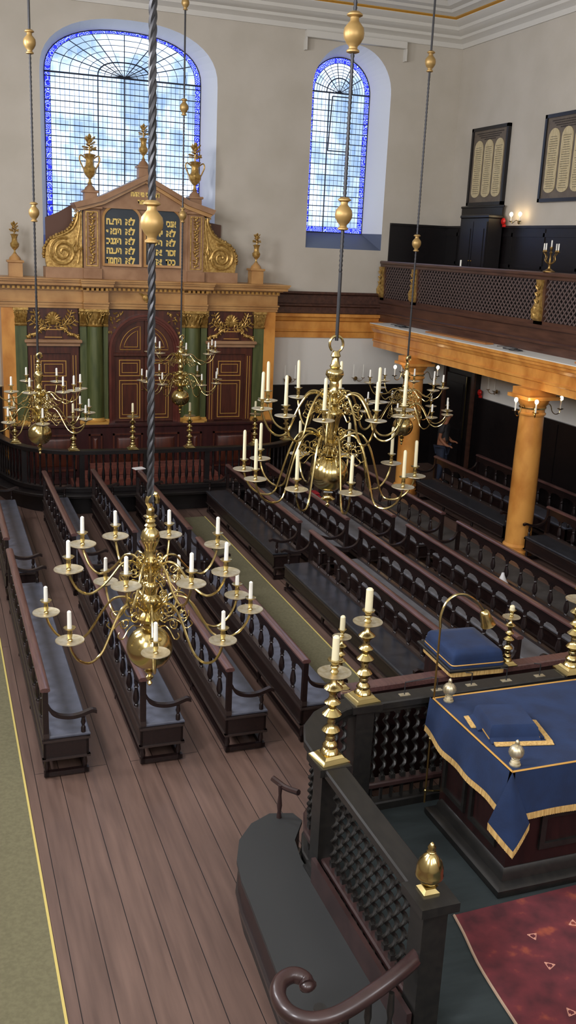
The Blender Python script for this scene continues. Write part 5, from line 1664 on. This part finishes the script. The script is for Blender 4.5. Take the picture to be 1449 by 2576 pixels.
# small draped cushion lying on the cloth
sc_ = thing('draped_cushion', 'small navy cushion with gold braid and fringe lying on the desk cloth', 'cushion', (4.28, 6.10, CZ+0.004), radians(-12))
mb = MB().rings([[(-a, -b, z), (a, -b, z), (a, b, z), (-a, b, z)] for a, b, z in ((0.215, 0.215, 0.003), (0.21, 0.21, 0.03), (0.200, 0.195, 0.10), (0.18, 0.175, 0.125))])
mb.prism([(0.21, 0.004), (0.21, 0.03), (0.27, 0.012), (0.27, 0.004)], 1, -0.2, 0.2)
mb.prism([(-0.21, 0.004), (-0.21, 0.03), (-0.25, 0.012), (-0.25, 0.004)], 1, -0.05, 0.2)
mb.prism([(-0.21, 0.004), (-0.21, 0.03), (-0.27, 0.012), (-0.27, 0.004)], 0, -0.21, 0.21)
mb.build('velvet', NAVY, sc_)
MB().tube([(-0.212, 0.2, 0.022), (-0.212, -0.212, 0.022), (0.212, -0.212, 0.022), (0.212, 0.2, 0.022)], 0.006, 6).build('gold_braid', GILTFLAT, sc_)
MB().prism([(-0.26, 0.004), (-0.26, 0.018), (-0.31, 0.01), (-0.31, 0.004)], 0, -0.19, 0.30).build('fringe', FRINGE, sc_)
MB().prism([(0.26, 0.004), (0.26, 0.016), (0.31, 0.01), (0.31, 0.004)], 1, -0.259, 0.1).build('fringe', FRINGE, sc_)
MB().prism([(-0.25, 0.004), (-0.25, 0.016), (-0.29, 0.01), (-0.29, 0.004)], 1, 0.0, 0.2).build('fringe', FRINGE, sc_)

# brass finials
def finial(loc, s, label, smooth):
    t = thing('brass_finial', label, 'finial', loc)
    if smooth:
        MB().rings([[(-a*s, -a*s, z*s), (a*s, -a*s, z*s), (a*s, a*s, z*s), (-a*s, a*s, z*s)] for a, z in ((0.05, 0), (0.05, 0.012), (0.03, 0.03), (0.042, 0.055))]).build('foot', BRASS, t)
        MB().lathe([(0.03*s, 0.05*s), (0.055*s, 0.07*s), (0.078*s, 0.10*s), (0.082*s, 0.112*s), (0.078*s, 0.12*s), (0.078*s, 0.16*s), (0.066*s, 0.20*s), (0.04*s, 0.235*s), (0.022*s, 0.25*s), (0.028*s, 0.262*s), (0.018*s, 0.275*s), (0.024*s, 0.29*s), (0.012*s, 0.31*s), (0.003*s, 0.32*s)], 24).build('acorn', BRASS, t, None, 60)
    else:
        MB().lathe([(0.045*s, 0), (0.045*s, 0.01*s), (0.03*s, 0.018*s), (0.038*s, 0.03*s), (0.024*s, 0.04*s), (0.034*s, 0.055*s), (0.024*s, 0.065*s)], 18).build('foot', BRASSPAN, t, None, 60)
        MB().lathe([(0.024*s, 0.06*s), (0.05*s, 0.08*s), (0.058*s, 0.105*s), (0.054*s, 0.135*s), (0.035*s, 0.16*s), (0.016*s, 0.17*s)], 36, ridge=0.05, nr=12).lathe([(0.012*s, 0.168*s), (0.018*s, 0.18*s), (0.016*s, 0.2*s), (0.004*s, 0.215*s)], 12).build('fluted_bulb', BRASSPAN, t, None, 60)
finial((2.69, 4.44, 1.503), 1.08, 'large acorn shaped brass finial on the near post of the platform rail', True)
finial((4.03, 5.56, CZ+0.004), 1.0, 'fluted brass finial on the near corner of the desk cloth', False)
finial((4.06, 6.66, CZ+0.004), 1.0, 'fluted brass finial on the far left corner of the desk cloth', False)

# candlesticks of the platform
candlestick(2.70, 6.08, 1.503, 1.0, 0.19, 'tall brass candlestick on the rounded left corner of the platform rail', 'stout cream candle in the candlestick on the rounded left corner', 0.028, radians(8))
candlestick(3.37, 6.95, 1.503, 1.0, 0.20, 'tall brass candlestick on the far left post of the platform rail', 'stout cream candle with dripped wax on the far left post', 0.033, radians(5))
candlestick(5.56, 6.98, 1.503, 1.0, 0.20, 'tall brass candlestick at the right edge of the picture on the platform rail', 'cream candle in the candlestick at the right edge', 0.028)

# low front enclosure beyond the platform, with its candlesticks and cushioned lectern
fe = thing('front_enclosure', 'low dark enclosure with a flat handrail just beyond the platform', 'enclosure', (0, 0, 0))
MB().bar([(3.5, 7.78, 1.17), (6.4, 7.9, 1.17)], 0.075, (0.03, 0.03)).bar([(3.55, 7.76, 1.165), (3.55, 7.12, 1.165)], 0.06, (0.03, 0.03)).build('handrail', RAILWOOD, fe)
MB().bar([(3.5, 7.78, 0.62), (6.4, 7.9, 0.62)], 0.03, (0.615, 0.53)).bar([(3.55, 7.76, 0.62), (3.55, 7.12, 0.62)], 0.03, (0.615, 0.53)).build('panelling', BIMAHRED, fe)
for k in range(4):
    x = 3.7+0.68*k
    MB().box(x, x+0.5, 7.72+0.04*(x-3.5), 7.75+0.04*(x-3.5), 0.75, 1.05).build('raised_panel', BIMAHRED, fe)
candlestick(3.52, 7.80, 1.20, 0.72, 0.14, 'smaller brass candlestick on the enclosure corner, behind the rounded rail corner', 'short candle in the smaller candlestick on the enclosure corner', 0.026)
candlestick(5.44, 7.86, 1.20, 0.72, 0.05, 'smaller brass candlestick with a candle stub, right of the blue lectern cushion', 'candle stub in the candlestick right of the lectern cushion', 0.028)
le = thing('lectern', 'dark wooden lectern behind the enclosure rail, under the blue cushion', 'lectern', (4.985, 7.98, 0.06), radians(-3))
MB().cbox(-0.33, 0.33, -0.36, 0.42, 1.215, 1.25, 0.01).build('shelf', BIMAHWOOD, le)
MB().box(-0.25, 0.25, 0.0, 0.36, -0.059, 1.215).build('pedestal', BIMAHRED, le)
cu = thing('lectern_cushion', 'square navy velvet cushion with gold braid and fringe on the lectern', 'cushion', (4.985, 7.98, 1.312), radians(-3))
cu.scale = (0.84, 0.82, 0.88)
cs = []
for a, b, z in ((0.30, 0.36, 0.0), (0.335, 0.395, 0.04), (0.34, 0.40, 0.09), (0.33, 0.39, 0.15), (0.31, 0.37, 0.175), (0.2, 0.25, 0.187)):
    ring_ = []
    for k in range(24):
        th = 2*pi*(k+0.5)/24
        c_, s_ = cos(th), sin(th)
        e = 0.10
        ring_.append((a*math.copysign(abs(c_)**e, c_), b*math.copysign(abs(s_)**e, s_), z))
    cs.append(ring_)
MB().rings(cs).build('velvet', NAVY, cu, None, 50)
sk = []
for a, b, z in ((0.345, 0.405, 0.09), (0.355, 0.415, 0.0), (0.36, 0.42, -0.045)):
    sk.append([(a*math.copysign(abs(cos(2*pi*(k+0.5)/24))**0.10, cos(2*pi*(k+0.5)/24)), b*math.copysign(abs(sin(2*pi*(k+0.5)/24))**0.10, sin(2*pi*(k+0.5)/24)), z) for k in range(24)])
MB().rings(sk, cap=False).build('valance', NAVY, cu, None, 60)
MB().tube([tuple(Vector(p)*1.005+Vector((0, 0, -0.055))) for p in sk[0]]+[tuple(Vector(sk[0][0])*1.005+Vector((0, 0, -0.055)))], 0.009, 6).build('gold_braid', GILTFLAT, cu)
fringe(sk[2]+[sk[2][0]], 0.055, cu)

# arched brass reading lamp with a bell shade
lp = thing('reading_lamp', 'tall slim brass reading lamp arching over towards the blue cushion', 'lamp', (3.96, 6.74, 0))
MB().tube([(0, 0, 0.5), (0, 0, 2.2)], 0.009, 8).build('pole', BRASSDULL, lp)
# the arch follows a flat half loop
MB().tube(spline([(0, 0, 2.2), (0.0, 0.01, 2.30), (0.05, 0.02, 2.42), (0.15, 0.03, 2.475), (0.27, 0.04, 2.45), (0.38, 0.05, 2.37), (0.45, 0.05, 2.29)], 6), 0.013, 10).build('arched_neck', BRASS, lp)
sh = MB().lathe([(0.012, 0.03), (0.035, 0.02), (0.045, 0.0), (0.052, -0.06), (0.064, -0.115), (0.068, -0.125), (0.058, -0.115), (0.045, -0.06), (0.035, -0.005)], 20)
o = sh.build('bell_shade', BRASS, lp, (0.46, 0.05, 2.27), 60)
o.rotation_euler = (0, radians(-22), 0)
for z in (0.62, 1.14):
    MB().tube([(-0.02, 0, z), (0.16, -0.02, z-0.02)], 0.008, 6).ball((0, 0, z), 0.018, 8, 6).build('wall_bracket', BRASS, lp)

# red rug on the platform
rg = thing('patterned_rug', 'worn red patterned rug on the floor of the reading platform', 'rug', (0, 0, 0))
edge = spline([(3.53, 5.40, 0), (3.50, 5.2, 0), (3.44, 4.9, 0), (3.41, 4.6, 0), (3.39, 4.3, 0), (3.36, 3.9, 0), (3.34, 3.3, 0)], 3)
poly_ = [(p.x, p.y) for p in edge] + [(6.2, 3.3), (6.2, 5.44), (4.7, 5.44)]
MB().prism(poly_, 2, BZ+0.001, BZ+0.012).build('pile', RUG, rg)
MB().tube([(p.x-0.006, p.y, BZ+0.010) for p in edge], 0.011, 6).build('frayed_edge', mat('frayed_rug_edge', srgb(176, 150, 128), 0.95), rg)
mo = MB()
rnd = random.Random(4)
def tri(cx, cy, r, a):
    P = [(cx+r*cos(a+k*2*pi/3), cy+r*sin(a+k*2*pi/3), BZ+0.0125) for k in range(3)]
    for k in range(3):
        mo.tube([P[k], P[(k+1) % 3]], 0.0035, 4)
    for k in range(3):
        q = (Vector(P[k])*0.6+Vector((cx, cy, BZ+0.0125))*0.4)
        mo.ball(tuple(q), 0.007, 6, 4)
for cx, cy, a in ((3.98, 5.02, 0.4), (4.36, 5.05, 1.1), (3.92, 4.72, 2.0), (4.14, 4.46, 0.9), (3.8, 4.3, 1.7), (4.5, 4.7, 0.2), (4.3, 4.2, 0.7)):
    tri(cx, cy, 0.042, a)
mo.build('woven_motifs', mat('cream_wool', srgb(206, 150, 130), 0.9), rg)

# ================================================================== THE VISITOR
def skin_figure(name, joints, edges, m, parent, sub=1):
    me = bpy.data.meshes.new(name)
    me.from_pydata([j[0] for j in joints], edges, [])
    o = link(name, me, parent)
    me.materials.append(m)
    sm = o.modifiers.new('Skin', 'SKIN')
    sm.use_smooth_shade = True
    for i, j in enumerate(joints):
        r = j[1]
        me.skin_vertices[0].data[i].radius = (r, r) if not isinstance(r, tuple) else r
    me.skin_vertices[0].data[0].use_root = True
    ss = o.modifiers.new('Subdivision', 'SUBSURF')
    ss.levels = ss.render_levels = sub
    return o
def ensure_skin(me):
    if not me.skin_vertices:
        bpy.context.view_layer.update()
def person(loc, rz):
    t = thing('person', 'person in a grey shirt and blue jeans standing in the dark below the gallery', 'person', loc, rz)
    # body (one surface): pelvis root, spine, head, arms, legs
    J = [((0, 0, 0.95), 0.13), ((0, 0.01, 1.15), 0.12), ((0.03, 0.0, 1.33), 0.14), ((0.04, 0, 1.45), 0.07), ((0.06, 0, 1.52), 0.05), ((0.08, 0, 1.60), 0.075), ((0.09, 0, 1.68), 0.088), ((0.08, 0, 1.74), 0.06),
         ((0.03, 0.18, 1.40), 0.055), ((0.0, 0.22, 1.14), 0.042), ((0.17, 0.13, 1.04), 0.034), ((0.23, 0.09, 1.04), 0.03),
         ((0.03, -0.18, 1.40), 0.055), ((0.0, -0.22, 1.14), 0.042), ((0.15, -0.20, 1.00), 0.034), ((0.21, -0.19, 0.97), 0.03),
         ((0, 0.1, 0.88), 0.095), ((0.03, 0.11, 0.50), 0.06), ((-0.02, 0.11, 0.09), 0.042), ((0.13, 0.12, 0.035), 0.035),
         ((0, -0.1, 0.88), 0.095), ((0.03, -0.11, 0.50), 0.06), ((-0.02, -0.11, 0.09), 0.042), ((0.13, -0.12, 0.035), 0.035)]
    E = [(0, 1), (1, 2), (2, 3), (3, 4), (4, 5), (5, 6), (6, 7), (2, 8), (8, 9), (9, 10), (10, 11), (2, 12), (12, 13), (13, 14), (14, 15), (0, 16), (16, 17), (17, 18), (18, 19), (0, 20), (20, 21), (21, 22), (22, 23)]
    nb = len(J)
    for s, w in ((1, 11), (-1, 15)):
        bx, by, bz = J[w][0]
        J[w] = ((bx, by, bz), 0.032)
        for k in range(4):
            i0 = len(J)
            oy = (k-1.5)*0.019
            ln = (0.062, 0.075, 0.07, 0.055)[k]
            J += [((bx+0.045, by+oy*1.0, bz+0.004), 0.009), ((bx+0.045+ln*0.6, by+oy*1.15, bz-0.006), 0.008), ((bx+0.045+ln, by+oy*1.1, bz-0.03), 0.007)]
            E += [(w, i0), (i0, i0+1), (i0+1, i0+2)]
        i0 = len(J)
        J += [((bx+0.02, by-s*0.03, bz+0.01), 0.010), ((bx+0.055, by-s*0.045, bz+0.0), 0.008)]
        E += [(w, i0), (i0, i0+1)]
    def sk(name, J, E, m, sub=2):
        bm = bmesh.new()
        ly = bm.verts.layers.skin.verify()
        vs = [bm.verts.new(j[0]) for j in J]
        for i, v in enumerate(vs):
            r = J[i][1]
            v[ly].radius = (r, r)
            v[ly].use_root = (i == 0)
        for a, b in E:
            bm.edges.new((vs[a], vs[b]))
        me = bpy.data.meshes.new(name)
        bm.to_mesh(me)
        bm.free()
        me.materials.append(m)
        o = link(name, me, t)
        sm = o.modifiers.new('Skin', 'SKIN')
        sm.use_smooth_shade = True
        ss = o.modifiers.new('Subdivision', 'SUBSURF')
        ss.levels = ss.render_levels = sub
        return o
    sk('body', J, E, SKIN)
    S_ = [((0, 0, 0.98), 0.15), ((0, 0.01, 1.15), 0.14), ((0.03, 0, 1.33), 0.158), ((0.04, 0, 1.44), 0.085), ((0.03, 0.18, 1.41), 0.075), ((0.01, 0.215, 1.24), 0.062), ((0.03, -0.18, 1.41), 0.075), ((0.01, -0.215, 1.24), 0.062)]
    sk('shirt', S_, [(0, 1), (1, 2), (2, 3), (2, 4), (4, 5), (2, 6), (6, 7)], GREYSHIRT)
    Jn = [((0, 0, 0.93), 0.15), ((0, 0.1, 0.86), 0.115), ((0.03, 0.11, 0.50), 0.08), ((-0.02, 0.11, 0.10), 0.062), ((0, -0.1, 0.86), 0.115), ((0.03, -0.11, 0.50), 0.08), ((-0.02, -0.11, 0.10), 0.062)]
    sk('jeans', Jn, [(0, 1), (1, 2), (2, 3), (0, 4), (4, 5), (5, 6)], JEANS)
    h = MB().ball((0.07, 0, 1.70), 0.098, 14, 10, (1.05, 0.95, 1.1)).build('hair', HAIR, t, (-0.018, 0, 0.012))
    f = MB()
    f.ball((0.175, 0, 1.655), 0.014, 8, 6, (1, 0.8, 1.3))
    for s in (-1, 1):
        f.ball((0.09, s*0.082, 1.66), 0.02, 8, 6, (0.7, 0.5, 1.3))
    f.build('nose_and_ears', SKIN, t)
    e = MB()
    for s in (-1, 1):
        e.ball((0.162, s*0.03, 1.685), 0.009, 8, 6, (0.6, 1.2, 0.7))
    e.build('eyes', mat('dark_eye', srgb(24, 18, 14), 0.2), t)
    MB().box(0.164, 0.17, -0.022, 0.022, 1.618, 1.624).build('mouth', mat('lip', srgb(130, 70, 62), 0.6), t)
    for s in (-1, 1):
        MB().rings([[(-0.075, s*0.12-0.045, 0.001), (0.2, s*0.12-0.045, 0.001), (0.2, s*0.12+0.045, 0.001), (-0.075, s*0.12+0.045, 0.001)], [(-0.07, s*0.12-0.045, 0.05), (0.19, s*0.12-0.04, 0.05), (0.19, s*0.12+0.04, 0.05), (-0.07, s*0.12+0.045, 0.05)], [(-0.06, s*0.12-0.04, 0.10), (0.06, s*0.12-0.03, 0.10), (0.06, s*0.12+0.03, 0.10), (-0.06, s*0.12+0.04, 0.10)]]).build('shoe', BLACKWOOD, t)
person((11.12, 19.6, 0.0), radians(-50))
